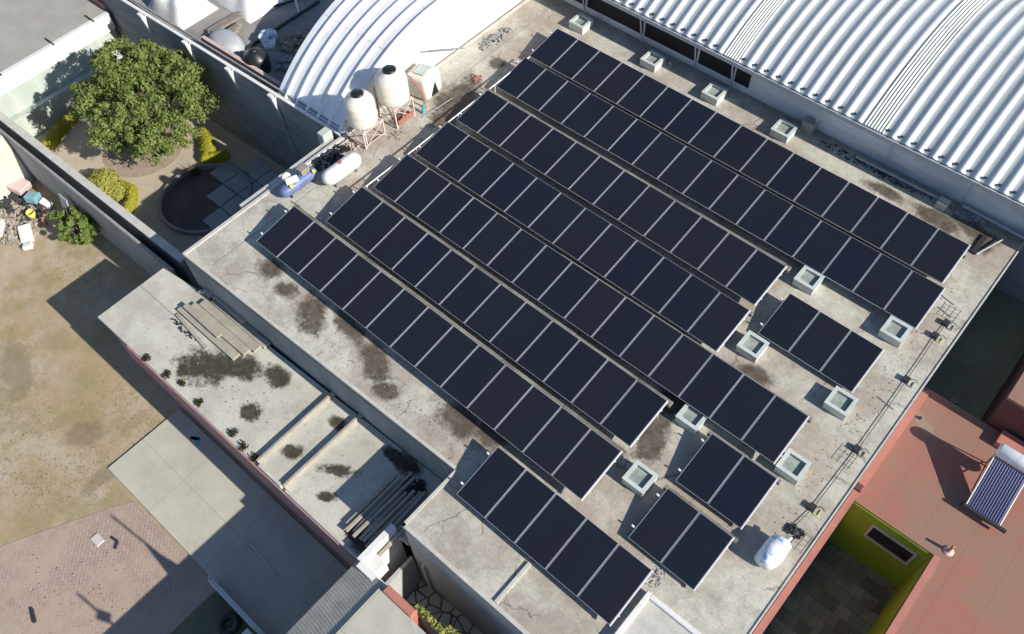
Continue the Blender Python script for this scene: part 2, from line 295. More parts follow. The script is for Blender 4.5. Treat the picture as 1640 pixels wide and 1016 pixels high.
# ------------------------------------------------ geometry helpers
class MB:
    def __init__(s): s.v=[]; s.f=[]; s.sm=[]
    def add(s,vs,fs,sm=False):
        k=len(s.v); s.v+= [tuple(p) for p in vs]; s.f+=[tuple(i+k for i in f) for f in fs]; s.sm+=[sm]*len(fs)
    def box(s,x0,x1,y0,y1,z0,z1):
        s.add([(x0,y0,z0),(x1,y0,z0),(x1,y1,z0),(x0,y1,z0),(x0,y0,z1),(x1,y0,z1),(x1,y1,z1),(x0,y1,z1)],
              [(0,3,2,1),(4,5,6,7),(0,1,5,4),(1,2,6,5),(2,3,7,6),(3,0,4,7)]); return s
    def bbox(s,x0,x1,y0,y1,z0,z1,b=.02):   # box with chamfered top edges
        s.add([(x0,y0,z0),(x1,y0,z0),(x1,y1,z0),(x0,y1,z0),(x0,y0,z1-b),(x1,y0,z1-b),(x1,y1,z1-b),(x0,y1,z1-b),
               (x0+b,y0+b,z1),(x1-b,y0+b,z1),(x1-b,y1-b,z1),(x0+b,y1-b,z1)],
              [(0,3,2,1),(8,9,10,11),(0,1,5,4),(1,2,6,5),(2,3,7,6),(3,0,4,7),(4,5,9,8),(5,6,10,9),(6,7,11,10),(7,4,8,11)]); return s
    def obox(s,c,sz,rz=0,rx=0,ry=0):
        m=Matrix.Translation(c)@Euler((rx,ry,rz)).to_matrix().to_4x4()
        q=[m@Vector((a*sz[0]/2,b*sz[1]/2,d*sz[2]/2)) for d in(-1,1) for a,b in((-1,-1),(1,-1),(1,1),(-1,1))]
        s.add(q,[(0,3,2,1),(4,5,6,7),(0,1,5,4),(1,2,6,5),(2,3,7,6),(3,0,4,7)]); return s
    def prism(s,poly,z0,z1):
        n=len(poly); s.add([(x,y,z0) for x,y in poly]+[(x,y,z1) for x,y in poly],
            [tuple(reversed(range(n))),tuple(range(n,2*n))]+[(i,(i+1)%n,(i+1)%n+n,i+n) for i in range(n)]); return s
    def tube(s,p,q,r,n=8,r2=None,cap=True):
        p=Vector(p);q=Vector(q);d=(q-p).normalized(); a=d.orthogonal().normalized(); b=d.cross(a); r2=r if r2 is None else r2
        vs=[p+(a*math.cos(t)+b*math.sin(t))*r for t in [2*math.pi*i/n for i in range(n)]]+[q+(a*math.cos(t)+b*math.sin(t))*r2 for t in [2*math.pi*i/n for i in range(n)]]
        s.add(vs,[(i,(i+1)%n,(i+1)%n+n,i+n) for i in range(n)],True)
        if cap: s.add(vs,[tuple(reversed(range(n))),tuple(range(n,2*n))])
        return s
    def poly(s,pts,r,n=6):
        for a,b in zip(pts,pts[1:]): s.tube(a,b,r,n)
        return s
    def lathe(s,prof,o=(0,0,0),n=28,axis=None):
        o=Vector(o); M_=Matrix.Identity(3) if axis is None else Vector(axis).to_track_quat('Z','Y').to_matrix()
        vs=[o+M_@Vector((r*math.cos(2*math.pi*i/n),r*math.sin(2*math.pi*i/n),z)) for r,z in prof for i in range(n)]
        fs=[(k*n+i,k*n+(i+1)%n,(k+1)*n+(i+1)%n,(k+1)*n+i) for k in range(len(prof)-1) for i in range(n)]
        s.add(vs,fs,True); return s
    def build(s,name,mat,parent=None,origin=None,smooth=None):
        off=Vector((0,0,0))
        if parent is not None: off=worg(parent)
        elif origin is not None: off=Vector(origin)
        else:
            xs=[v[0] for v in s.v];ys=[v[1] for v in s.v];zs=[v[2] for v in s.v]
            off=Vector(((min(xs)+max(xs))/2,(min(ys)+max(ys))/2,min(zs)))
        me=bpy.data.meshes.new(name); me.from_pydata([(v[0]-off.x,v[1]-off.y,v[2]-off.z) for v in s.v],[],s.f)
        me.polygons.foreach_set('use_smooth',s.sm); me.materials.append(M[mat] if isinstance(mat,str) else mat); me.update()
        o=bpy.data.objects.new(name,me); COL.objects.link(o)
        if parent is not None: o.parent=parent
        else: o.location=off
        ORG[o.name]=off.copy()
        return o
ORG={}
def worg(o): return ORG[o.name]
def tag(o,label=None,cat=None,group=None,kind=None):
    if label: o['label']=label
    if cat: o['category']=cat
    if group: o['group']=group
    if kind: o['kind']=kind
    return o
def thing(name,loc,label,cat,group=None):
    o=bpy.data.objects.new(name,None); COL.objects.link(o); o.location=loc; o.empty_display_size=.2; ORG[o.name]=Vector(loc)
    return tag(o,label,cat,group)
def dup(o,loc=None,label=None,rz=None,parent=None):
    c=o.copy(); COL.objects.link(c); c.parent=parent
    if loc is not None: c.location=loc
    if rz is not None: c.rotation_euler=(0,0,rz)
    if label: c['label']=label
    for ch in list(o.children): dup(ch,parent=c)
    return c
def B(*a): return MB().box(*a)
def struct(name,mb,mat): return tag(mb.build(name,mat,origin=(0,0,0)),kind='structure')

G=-4.7; AZ=-1.7; RZ=-.8
# ================================================ SETTING
def grid(x0,x1,y0,y1,z,n,amp):
    m=MB(); vs=[]; 
    for j in range(n+1):
        for i in range(n+1):
            x=x0+(x1-x0)*i/n; y=y0+(y1-y0)*j/n; vs.append((x,y,z+amp*(math.sin(x*1.7+y)*math.sin(y*1.3-x*.6)-1)*.5))
    m.add(vs,[(j*(n+1)+i,j*(n+1)+i+1,(j+1)*(n+1)+i+1,(j+1)*(n+1)+i) for j in range(n) for i in range(n)]); return m
gm=MB(); gm.add([(-400,-400,G),(400,-400,G),(400,400,G),(-400,400,G)],[(0,1,2,3)]); struct('ground',gm,'ground')
struct('concrete_pad',MB().bbox(-5.3,4.6,-11.42,-8.40,G-.1,G+.07,.015),'pad')
bp=MB(); bp.prism([(-5.6,-15.7),(-4.1,-12.0),(-3.5,-11.5),(-5.3+.02,-11.44),(1.0,-11.46),(1.0,-18),(-5.6,-18)],G-.05,G+.012)
bp=MB(); bp.prism([(-7.2,-18.5),(-5.3,-14.6),(-4.1,-12.3),(-3.6,-11.5),(.85,-11.5),(.85,-13.9),(-.4,-18.5)],G-.05,G+.012); struct('brick_paving',bp,'brick_pave')
struct('weedy_yard',MB().prism([(.88,-11.5),(4.3,-11.5),(4.3,-18),(-.3,-18),(.88,-14)],G-.05,G+.008),'dark_green_floor')
struct('garden_path',B(-21.6,-6.8,-5.2,1.85,G-.05,G+.006),'garden_earth')
struct('flagstone_paving',B(4.9,12,-9.2,-7.03,G-.05,G+.012),'flag')
struct('courtyard_paving',B(14.3,20,-8,1.9,-3.75,-3.7),'slate')
struct('yard_floor',B(14.19,16.15,6.53,30,-2.8,-2.7),'yard_moss')
# planting bed ring with pool-like dark bed
bed=thing('round_planting_bed',(-12.6,-1.6,G),'sunken round bed of dark soil inside a curved kerb beside the square pavers','planting bed')
MB().lathe([(0,.012),(1.82,.012)],(-12.6,-1.6,G),40).build('soil','dark_earth',bed)
kb=MB().lathe([(1.82,0),(1.82,.22),(1.94,.22),(1.94,0)],(-12.6,-1.6,G),56); kb.sm=[False]*len(kb.f); kb.build('kerb','coping_dark',bed)
tree_bed=MB().lathe([(0,.02),(1.5,.02),(1.9,.0)],(-17.3,-1.5,G),40).build('earth_bed','garden_soil'); tag(tree_bed,'round earth bed under the big leafy tree','planting bed')
pav=[]
xs=[-13.71,-12.74,-11.8,-10.85,-9.9]; ys=[-2.45,-1.5,-.58,.42,1.36]
nm={(0,2):'grey square paver at the western tip of the paved patch, beside the golden hedge',(1,1):'grey square paver that juts over the dark soil of the round bed',(0,3):'grey square paver in the shade of the boundary wall, touching the golden hedge tail'}
for i in range(4):
    for j in range(4):
        if (i,j) in ((0,0),(0,1),(1,0),(0,3)) : continue
        m=MB().bbox(xs[i]+.025,xs[i+1]-.025,ys[j]+.025,ys[j+1]-.025,G+.02,G+.085,.01); o=m.build('square_paver','paver')
        lab=nm.get((i,j)) or 'grey square paver, %s from the tree side, %s from the main building side'%(['first','second','third','fourth'][i],['first','second','third','fourth'][j])
        tag(o,lab,'paver','square pavers by the round bed')

# ================================================ MAIN BUILDING
mb_=thing('flat_roofed_building',(4,3,G),'large cement building with a pale flat roof carrying all the solar panel rows','building')
OUT=[(-6.72,-5.2),(5.5,-4.93),(5.56,-7.05),(14.17,-7.02),(14.17,13.2),(-6.62,13.2)]
MB().prism([(x*1,y) for x,y in OUT],G-.2,-.14).build('wall','plaster_light',mb_)
MB().prism([(-6.745,-5.23),(5.53,-4.96),(5.53,-7.085),(14.2,-7.05),(14.2,13.22),(-6.66,13.22)],-.14,0).build('roof','roof',mb_)
FAC=1
def edge(a,b,wd,z0,z1,inn=1):
    a=Vector((*a,0));b=Vector((*b,0));d=(b-a);L=d.length;d.normalize();n=Vector((-d.y,d.x,0))*inn
    c=(a+b)/2+n*wd/2; m=MB().obox((c.x,c.y,(z0+z1)/2),(L,wd,z1-z0),math.atan2(d.y,d.x)); return m
for a,b,wd,h in [((-6.74,-5.228),(5.5,-4.958),.10,.035),((5.53,-7.083),(5.53,-4.96),-.09,.04),((5.53,-7.083),(14.19,-7.048),.11,.04),((14.198,-7.04),(14.198,13.0),.05,.03),((-6.743,-5.2),(-6.662,13.1),-.12,.05)]:
    edge(a,b,wd,.002,h).build('roof_edging','coping',mb_)
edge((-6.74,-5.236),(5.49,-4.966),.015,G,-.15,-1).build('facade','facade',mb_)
# raised joint/ledge on the K part of roof
B(8.80,8.90,-6.95,-5.6,.001,.07).build('ledge','coping',mb_)
# expansion joint lines
for (a,b,c,d) in [(-5.58,-5.55,-4.9,12.8),(-1.3,-1.27,9,9)]:
    if c!=d: B(a,b,c,d,.001,.006).build('joint','coping_dark',mb_)
# raised white tray at lower right
tray=thing('white_cistern_cover',(12.6,-5.2,0),'low white raised slab with a rim at the bottom edge of the roof','cistern cover')
B(11.72,13.3,-6.8,-4.32,.001,.10).build('slab','coping',tray)
for q in [(11.62,11.76,-6.8,-4.2),(11.76,13.4,-4.34,-4.2)]: MB().bbox(q[0],q[1],q[2],q[3],.001,.2).build('rim','white_paint',tray)

# ================================================ SOLAR ROWS
W=1.06;PL=1.7276;TL=R_(8.65)
ROWS=[('A',16,-4.041,9.395,0.33,0.0026,'long row of sixteen dark solar panels nearest the arched metal roof'),
('B',16,-3.881,7.275,0.35,0.0044,'long row of sixteen dark solar panels, second from the arched metal roof'),
('C',12,-3.785,5.011,0.36,-0.0037,'row of twelve dark solar panels just below the two longest rows'),
('D',12,-3.732,2.822,0.38,-0.0022,'row of twelve dark solar panels lying directly above the row of fifteen'),
('E',15,-3.699,0.741,0.40,0.0027,'row of fifteen dark solar panels running through the middle of the roof'),
('F',12,-3.804,-1.350,0.42,-0.0023,'row of twelve dark solar panels between the rows of fifteen and thirteen'),
('G',13,-4.905,-3.429,0.45,-0.0041,'row of thirteen dark solar panels closest to the lower annex roof'),
('H',3,9.524,4.255,0.22,-0.0041,'short set of three dark solar panels between two skylights near the red building'),
('I',2,10.405,-1.298,0.20,0.0055,'pair of dark solar panels just above the lowest pair, under the row of fifteen'),
('J',2,10.393,-3.423,0.20,-0.0098,'pair of dark solar panels nearest the white wrapped tank'),
('K',5,6.137,-5.524,0.30,-0.0046,'row of five dark solar panels at the bottom of the roof')]
ct,st=math.cos(TL),math.sin(TL)
def P2(u,v,w_=0): return (u,v*ct-w_*st,v*st+w_*ct)   # panel plane coordinates -> local
pw=1.032
pm=MB(); e=.012
pm.add([P2(e,e,-.003),P2(pw-e,e,-.003),P2(pw-e,PL-e,-.003),P2(e,PL-e,-.003)],[(0,1,2,3)])
pm.add([P2(e,e,-.03),P2(pw-e,e,-.03),P2(pw-e,PL-e,-.03),P2(e,PL-e,-.03)],[(3,2,1,0)])
fm=MB()
def fbar(u0,u1,v0,v1,w0=-.036,w1=0):
    q=[P2(a,b,c) for c in (w0,w1) for a,b in((u0,v0),(u1,v0),(u1,v1),(u0,v1))]
    fm.add(q,[(0,3,2,1),(4,5,6,7),(0,1,5,4),(1,2,6,5),(2,3,7,6),(3,0,4,7)])
fbar(0,.013,0,PL); fbar(pw-.013,pw,0,PL); fbar(.013,pw-.013,0,.008,-.036,-.0005); fbar(.013,pw-.013,PL-.008,PL,-.036,-.0005)
protoP=pm.build('solar_panel','solar',origin=(0,0,0)); protoF=fm.build('frame','frame',origin=(0,0,0))
cm=MB(); q=[P2(a,b,c) for c in(-.03,-.006) for a,b in((-.029,.03),(.001,.03),(.001,PL-.03),(-.029,PL-.03))]
cm.add(q,[(0,3,2,1),(4,5,6,7),(0,1,5,4),(1,2,6,5),(2,3,7,6),(3,0,4,7)])
protoC=cm.build('joint_strip','joint_grey',origin=(0,0,0))
legm=MB().box(-.02,.02,-.02,.02,0,1); protoL=legm.build('leg','rail',origin=(0,0,0))
brm=MB().box(-.07,.0,-.025,.025,-.05,.0).box(-.09,-.05,-.02,.02,-.02,.02); protoB=brm.build('clamp','pvc',origin=(0,0,0))
def child(proto,par,loc,scale=None):
    c=proto.copy(); COL.objects.link(c); c.parent=par; c.location=loc
    if scale: c.scale=scale
    return c
for (nm_,n,x0,y0,z0,yaw,lab) in ROWS:
    r=thing('solar_panel_row',(x0,y0,0),lab,'solar panels','rows of solar panels on the flat roof'); r.rotation_euler=(0,0,yaw)
    off=(W-pw)/2
    bw_={'C':.14,'D':.045,'E':.055,'F':.11,'G':.12,'J':.08,'I':.08,'K':.0}.get(nm_,0)
    if bw_:
        e0=P2(0,PL,-.10); m=MB(); x=x0-.10
        while x<x0+n*W+.1:
            x2=min(x+2.35,x0+n*W+.14); j_=rnd.uniform(-.012,.012); m.bbox(x,x2-.02,y0+e0[1]-.05,y0+e0[1]+bw_+.02+j_,z0+e0[2]-.13,z0+e0[2]-.005+j_*.5,.012); x=x2
            if x2>=x0+n*W+.13: break
        m.build('support_beam','beam_c',r)
    q=[P2(a,b,c) for c in(-.05,.004) for a,b in((n*W-off+.003,-.02),(n*W-off+.038,-.02),(n*W-off+.038,PL+.02),(n*W-off+.003,PL+.02))]
    m=MB(); m.add([(x0+a,y0+b,z0+c) for a,b,c in q],[(0,3,2,1),(4,5,6,7),(0,1,5,4),(1,2,6,5),(2,3,7,6),(3,0,4,7)]); m.build('end_strip','pvc',r)
    for k in range(n):
        p=child(protoP,r,(k*W+off,0,z0)); p.rotation_euler=(R_(rnd.uniform(-.12,.12)),0,0); child(protoF,p,(0,0,0))
        if k: child(protoC,r,(k*W+off,0,z0-.004))
    for v in (.32,PL-.32):
        a=P2(0,v,-.062); m=MB().box(x0-.05,x0+n*W+.05,y0+a[1]-.02,y0+a[1]+.02,a[2]+z0-.022,a[2]+z0+.018); m.build('rail','rail',r)
        k=0
        while k<=n:
            child(protoL,r,(min(max(k*W,.06),n*W-.06),a[1],0),(1,1,a[2]+z0-.03)); k+=2 if n<6 else 3
        child(protoB,r,(-.03,a[1],a[2]+z0+.045))
for p in (protoP,protoF,protoC,protoL,protoB): bpy.data.objects.remove(p)
# edge conduit on the left ends
cnd=thing('white_conduit',(-3.85,5,0),'thin white conduit running along the left ends of three panel rows','conduit')
MB().poly([(-3.86,.42,.46),(-3.82,3.05,.46),(-3.88,9.25,.46)],.024,8).build('pipe','pvc',cnd)
for y in (.6,3.0,5.2,7.2,9.1): MB().box(-3.87,-3.83,y-.02,y+.02,0,.45).build('support','rail',cnd)

# ================================================ SKYLIGHTS
sky=thing('skylight',(0,0,0),'x','skylight','box skylights on the flat roof')
h=.3;s=.345
m=MB()
for q in [(-s,s,-s,-s+.08),(-s,s,s-.08,s),(-s,-s+.08,-s+.08,s-.08),(s-.08,s,-s+.08,s-.08)]: m.bbox(*q,.001,h,.012)
m.build('curb','kerb_white',sky)
B(-s+.075,s-.075,-s+.075,s-.075,.02,h-.07).build('glass','skyglass',sky)
fr=MB()
for q in [(-s-.015,s+.015,-s-.015,-s+.095),(-s-.015,s+.015,s-.095,s+.015),(-s-.015,-s+.095,-s+.095,s-.095),(s-.095,s+.015,-s+.095,s-.095)]: fr.box(*q,h+.002,h+.028)
fr.build('rim','kerb_white',sky)
SK=[(-3.82,12.35,'square box skylight nearest the white vaulted roof, beside the arched metal shed'),
(-.28,12.33,'second box skylight along the metal shed, counted from the white vaulted roof'),
(2.57,12.28,'third box skylight along the metal shed, opposite the last dark opening'),
(5.56,12.25,'box skylight under the grey shed wall, the one farthest right in the top line'),
(9.66,7.0,'box skylight against the second long row, above the set of three panels'),
(12.64,6.98,'box skylight at the right end of the second longest panel row'),
(9.66,3.75,'box skylight with a green leaf stain, left of the set of three panels'),
(12.62,3.74,'box skylight in front of the set of three panels, near the roof edge'),
(9.65,.62,'box skylight against the row of fifteen, above the upper pair of panels'),
(12.62,1.14,'box skylight at the right end of the row of fifteen, near the roof edge'),
(9.64,-1.88,'box skylight between the row of thirteen and the lowest pair of panels')]
for i,(x,y,l) in enumerate(SK):
    if i==0: o=sky; o.location=(x,y,0); o['label']=l
    else: o=dup(sky,(x,y,0),l)

# ================================================ ROOF CLUTTER (right edge conduit with junction boxes)
cab=MB().poly([(13.69,8.35,.05),(13.66,7.73,.05),(13.70,5.76,.05),(13.72,4.4,.05),(13.72,2.83,.05),(13.66,.52,.05),(13.52,-.4,.05)],.010,6).build('roof_cable','cable'); tag(cab,'thin dark cable running along the right edge of the flat roof','cable')
JB=[(13.68,8.36,'small dark junction box farthest up the edge cable'),(13.63,7.72,'dark junction box next to the topmost one on the edge cable'),(13.69,5.76,'dark junction box on the edge cable level with the set of three panels'),(13.70,2.83,'dark junction box on the edge cable above the red roof courtyard corner'),(13.64,.52,'dark junction box on the edge cable nearest the white wrapped tank')]
for i,(x,y,l) in enumerate(JB):
    j=thing('junction_box',(x,y,0),l,'junction box','junction boxes along the roof edge')
    MB().bbox(x-.11,x+.09,y-.10,y+.10,.001,.13,.01).build('box','steel_dark',j)
    MB().box(x+.10,x+.24,y-.13,y-.10,.001,.03).box(x+.21,x+.24,y-.10,y+.1,.001,.03).build('bracket','yellow' if i in (1,4) else 'steel_grey',j)
    MB().poly([(x+.05,y+.05,.02),(x+.18,y+.2,.012),(x+.32,y+.15,.012)],.006,5).build('cable_tail','cable',j)
for (x,y,L,a,l) in [(13.25,9.25,.62,-12,'thin steel strip lying near the right end of the longest row'),(13.6,4.7,.55,-10,'thin steel strip lying beside the roof edge above the red roof'),(13.45,8.75,.5,-14,'thin steel strip beside the right end of the second row')]:
    tag(MB().obox((x,y,.012),(L,.025,.02),R_(a)).build('steel_strip','steel_grey'),l,'steel strip')
# rebar grids lying at the edge
def rebar(x,y,l):
    m=MB()
    for k in range(4): m.tube((x,y+k*.17,.012),(x+.55,y+k*.17+.04,.012),.0045,5); m.tube((x+k*.17,y-.05,.012),(x+k*.17+.02,y+.6,.012),.0045,5)
    tag(m.build('rebar_grid','wood'),l,'wire grid')
rebar(13.3,8.55,'faint wire grid lying near the top corner of the roof edge'); rebar(13.55,-.75,'wire grid beside the dark scrap at the wrapped tank')
rebar(13.3,2.2,'faint wire grid lying on the roof edge beside the red building')
# debris pile by K row end
def debris(name,cx,cy,z,rx,ry,n,size,mat,label,cat):
    m=MB()
    for i in range(n):
        a=rnd.uniform(0,6.28);q=rnd.random()**.6; s_=size*rnd.uniform(.4,1.2)
        m.obox((cx+rx*q*math.cos(a),cy+ry*q*math.sin(a),z+s_*.3+rnd.uniform(0,size)*(1-q)),(s_,s_*rnd.uniform(.4,1),s_*rnd.uniform(.3,.7)),rnd.uniform(0,3),rnd.uniform(-.5,.5),rnd.uniform(-.5,.5))
    o=m.build(name,mat); return tag(o,label,cat,kind='stuff')
debris('gravel_spill',11.55,-3.75,0,.22,.35,120,.03,'coping_dark','small grey spill of gravel on the roof below the lowest pair of panels','gravel')
debris('dark_scrap',13.62,-.35,0,.28,.20,40,.09,'steel_dark','tangle of dark scrap metal behind the white wrapped tank','scrap')
debris('broken_blocks',-6.0,9.6,0,.3,.9,60,.13,'coping_dark','broken grey blocks lying beside the white gable of the vaulted roof','rubble')
debris('brick_bits',-5.0,7.4,0,.25,.25,30,.09,'brickred','small heap of reddish brick bits above the left end of the third row','rubble')
# white wrapped tank
WX,WY=13.50,-1.31
wt=thing('wrapped_tank',(WX,WY,0),'white tank wrapped in blue and white film lying beside the lowest pair of panels','tank')
pr=[(0,-.49),(.21,-.48),(.27,-.41),(.30,-.27),(.305,0),(.30,.25),(.265,.38),(.17,.44),(0,.46)]
m=MB().lathe(pr,(WX,WY,.30),28,axis=(.1,1,0))
m.v=[(x+.022*math.sin(9*y+7*z),y,max(.005,z*1.02+.018*math.sin(11*x+5*y))) for x,y,z in m.v]; m.build('barrel','tarp_blue',wt)
MB().tube((WX+.12,WY+.42,.48),(WX+.15,WY+.54,.51),.05,10).build('spout','white_gas',wt)
MB().poly([(WX-.28,WY-.2,.05),(WX-.25,WY-.19,.54),(WX+.06,WY-.18,.62),(WX+.29,WY-.17,.35)],.010,6).build('strap','pvc',wt)
# white step blocks & pipe on north strip
tag(MB().tube((8.15,12.83,.1),(11.2,12.86,.1),.055,10).build('grey_pipe','gutter'),'long pale pipe lying along the foot of the grey shed wall','pipe')
tag(MB().tube((11.98,13.02,.15),(15.0,12.95,.15),.05,10).build('grey_pipe','gutter'),'pale pipe at the top right corner, beside the shed wall','pipe')
tag(MB().bbox(11.25,11.6,12.5,12.85,.001,.28).build('concrete_block','coping'),'pale concrete block at the end of the long pipe by the shed wall','block')
tag(MB().bbox(5.9,6.35,12.85,13.15,.001,.45).build('cement_sack','coping_dark'),'grey stub leaning on the shed wall right of the fourth box skylight','sack')
tag(MB().tube((13.62,12.6,.12),(13.2,11.45,.06),.028,10).build('short_pipe','gutter'),'short pale pipe sticking out from the corner of the shed wall','pipe')
tag(MB().box(13.02,13.18,11.45,12.4,.001,.07).build('steel_channel','steel_dark'),'dark steel channel lying at the upper right corner of the roof','steel channel')
tag(MB().box(12.55,12.98,11.1,11.17,.001,.05).build('steel_angle','steel_dark'),'short dark steel angle at the end of the longest row','steel channel')
debris('leaf_litter',8.9,12.8,0,2.2,.22,160,.07,'steel_dark','dark clumps of dead leaves along the foot of the shed wall','litter')
debris('dirt_heaps',12.4,12.85,0,.9,.18,70,.10,'coping_dark','grey clumps of dirt at the right end of the shed wall','litter')
rnd2=random.Random(3)

# ================================================ METAL SHED (NE)
def arch_sheet(x0,x1,prof,y0,z0,Rr,th0,th1,n=28,flip=False):
    """prof: list (x,depth) across; sweep along arc in YZ"""
    m=MB(); cy=y0+Rr*math.sin(th0); cz=z0-Rr*math.cos(th0); k=len(prof); vs=[]
    for i in range(n+1):
        a=-th0+(th0+th1)*i/n
        for x,d in prof: vs.append((x,cy+(Rr+d)*math.sin(a),cz+(Rr+d)*math.cos(a)))
    m.add(vs,[(i*k+j,i*k+j+1,(i+1)*k+j+1,(i+1)*k+j) for i in range(n) for j in range(k-1)]); return m
shed=thing('arched_metal_shed',(4,18,G),'long shed with an arched ribbed zinc roof along the top right','building')
B(-8,20,13.24,13.42,G,1.38).build('wall','shed_wall',shed)
B(-8,20,22.5,22.7,G,1.38).build('wall','plaster_grey',shed)
# dark openings on the left part (flat near-black sheets stand in for the unlit inside) with sill
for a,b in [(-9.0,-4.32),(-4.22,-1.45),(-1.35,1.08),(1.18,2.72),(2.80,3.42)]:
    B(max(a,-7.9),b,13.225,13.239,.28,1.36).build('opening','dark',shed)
# posts
for x in (-4.27,-1.4,1.13,2.76,6.32,9.1,11.9,14.6): MB().tube((x,13.16,.0),(x,12.86,1.42),.035,8).build('post','gutter',shed)
MB().box(-8,20,12.74,12.80,1.34,1.50).box(-8,20,12.80,12.99,1.34,1.37).box(-8,20,12.99,13.02,1.34,1.49).build('gutter','gutter',shed)
B(-7.9,20,12.84,12.87,1.37,1.535).build('closure','zinc',shed)
def ribprof(x0,x1,p,d):
    pr=[];x=x0
    while x<x1-1e-6:
        for fx,fd in ((0,0),(.10,-.02),(.24,.12),(.40,.55),(.52,.9),(.60,1),(.68,.93),(.84,.35),(.93,.06)): 
            if x+fx*p<x1: pr.append((x+fx*p,fd*d))
        x+=p
    pr.append((x1,0)); return pr
strips=[(2.35,3.05),(7.95,8.7)]
segs=[(-7.65,2.35),(3.05,7.95),(8.7,20.2)]
for a,b in segs:
    n_=round((b-a)/.47); arch_sheet(a,b,ribprof(a,b,(b-a)/n_,.085),12.83,1.52,9.6,R_(31),R_(31),30).build('roof','zinc',shed)
for a,b in strips:
    p=(b-a)/7; pr=[(a+p*i/2,.045 if i%2 else .0) for i in range(15)]; arch_sheet(a,b,pr,12.83,1.53,9.62,R_(31),R_(31),30).build('translucent_strip','strip',shed)
# dark closures between pans at the eave
bl=MB().box(-.042,.042,-.035,.035,-.04,.022).build('rib_cap','steel_dark',origin=(0,0,0)); first=True
for a,b in segs:
    n_=round((b-a)/.47); p=(b-a)/n_
    for i in range(n_):
        x=a+(i+.13)*p
        if -5<x<16: c=bl.copy(); COL.objects.link(c); c.parent=shed; c.location=Vector((x,12.95,1.655))-worg(shed); c.rotation_euler=(R_(31),0,0)
bpy.data.objects.remove(bl)
for x in (9.6,10.3,11.0): pass

# ================================================ WHITE VAULT (NW)
vault=thing('vaulted_building',(-8.5,8,G),'white arched ribbed roof with a bright white gable beside the water tanks','building')
th=R_(46); Rv=8.2
pr=[];x=-10.45
while x<-7.0:
    pr+=[(x,0),(x+.44,.0),(x+.47,.10),(x+.53,.10),(x+.56,0)]; x+=.60
pr.append((-6.78,0)); pr=[q for q in pr if q[0]<=-6.78]
arch_sheet(-10.45,-6.78,pr,2.0,-.1,Rv,th,th,36).build('roof','zinc_white',vault)
cy=2.0+Rv*math.sin(th); cz=-.1-Rv*math.cos(th)
for xg in (-6.92,-10.44):
    pts=[(cy+ (Rv-.02)*math.sin(a),cz+(Rv-.02)*math.cos(a)) for a in [ -th+2*th*i/30 for i in range(31)]]
    pts=[(2.03,G)]+pts+[(13.8,G)]; n=len(pts); g=MB()
    g.add([(xg,y,z) for y,z in pts]+[(xg+.12,y,z) for y,z in pts],[tuple(range(n)),tuple(reversed(range(n,2*n)))]+[(i,i+n,(i+1)%n+n,(i+1)%n) for i in range(n)])
    g.build('gable','white_paint',vault)
B(-10.4,-6.8,2.03,2.2,G,-.12).build('wall','plaster_grey',vault)

# ================================================ BOUNDARY WALL NW (grey, y~1.9)
bw=thing('boundary_wall',(-14,1.9,G),'tall grey boundary wall behind the big tree with pointed white posts','wall')
def quadwall(p,q,th_,z0,z1): return edge(p,q,th_,z0,z1)
quadwall((-22.5,1.35),(-6.78,1.92),.16,G,0).build('panel','block_wall',bw)
quadwall((-22.5,1.33),(-6.78,1.90),.12,.001,.06).build('coping','white_paint',bw)
quadwall((-22.5,1.60),(-6.9,2.17),.06,.02,.09).build('top_rail','rust' if 0 else 'coping_dark',bw)
for x in (-18.4,-15.5,-12.85,-10.35):
    y=1.35+(x+22.5)*.0363
    MB().add([(x-.09,y-.10,.14),(x+.09,y-.10,.14),(x+.09,y+.05,.14),(x-.09,y+.05,.14),(x-.01,y-.05,-1.5),(x+.01,y-.05,-1.5),(x+.01,y+.02,-1.5),(x-.01,y+.02,-1.5)],[(0,1,2,3),(4,7,6,5),(0,4,5,1),(1,5,6,2),(2,6,7,3),(3,7,4,0)]) if 0 else None
    m=MB(); m.add([(x-.13,y-.24,.12),(x+.13,y-.24,.12),(x+.13,y,.12),(x-.13,y,.12),(x-.012,y-.04,-1.0),(x+.012,y-.04,-1.0),(x+.012,y,-1.0),(x-.012,y,-1.0)],[(3,2,1,0),(4,5,6,7),(0,1,5,4),(1,2,6,5),(2,3,7,6),(3,0,4,7)])
    m.build('post','white_paint',bw)
    MB().tube((x-.28,y-.06,.13),(x+.28,y-.06,.13),.03,6).build('bracket','white_paint',bw)
# diagonal slack cable
tag(MB().poly([(-10.3,1.78,-.6),(-9.9,1.7,-2.2),(-9.3,1.6,-3.6)],.012,5).build('cable','cable'),'thin cable hanging down the grey boundary wall','cable')
# end pillar where the wall meets the main roof
tag(MB().bbox(-7.35,-7.02,1.35,1.78,G,.25).build('wall_pillar','pale_green'),'pale green pillar at the end of the grey boundary wall','pillar')
# garden low dark wall
# rail along main roof's left edge
rl=thing('roof_edge_ledge',(-6.9,-.5,-.3),'pale ledge along the left roof edge beside the blue compressor','ledge')
B(-7.05,-6.78,-2.6,1.7,-.4,-.06).build('beam','coping',rl)

# ================================================ LEFT LONG WALL
lw=thing('boundary_wall',(-14,-5.3,G),'long low wall with a pale top dividing the garden from the dirt lot','wall')
quadwall((-22.4,-5.36),(-8.32,-4.98),.26,G,-2.03).build('panel','plaster_grey',lw)
quadwall((-22.4,-5.38),(-8.32,-5.0),.30,-2.027,-1.98).build('coping','coping',lw)
quadwall((-22.4,-5.72),(-8.32,-5.42),.10,G,-2.15).build('lower_wall','plaster_grey',lw)
quadwall((-22.4,-5.70),(-8.32,-5.40),.09,-2.147,-2.10).build('lower_coping','coping_dark',lw)
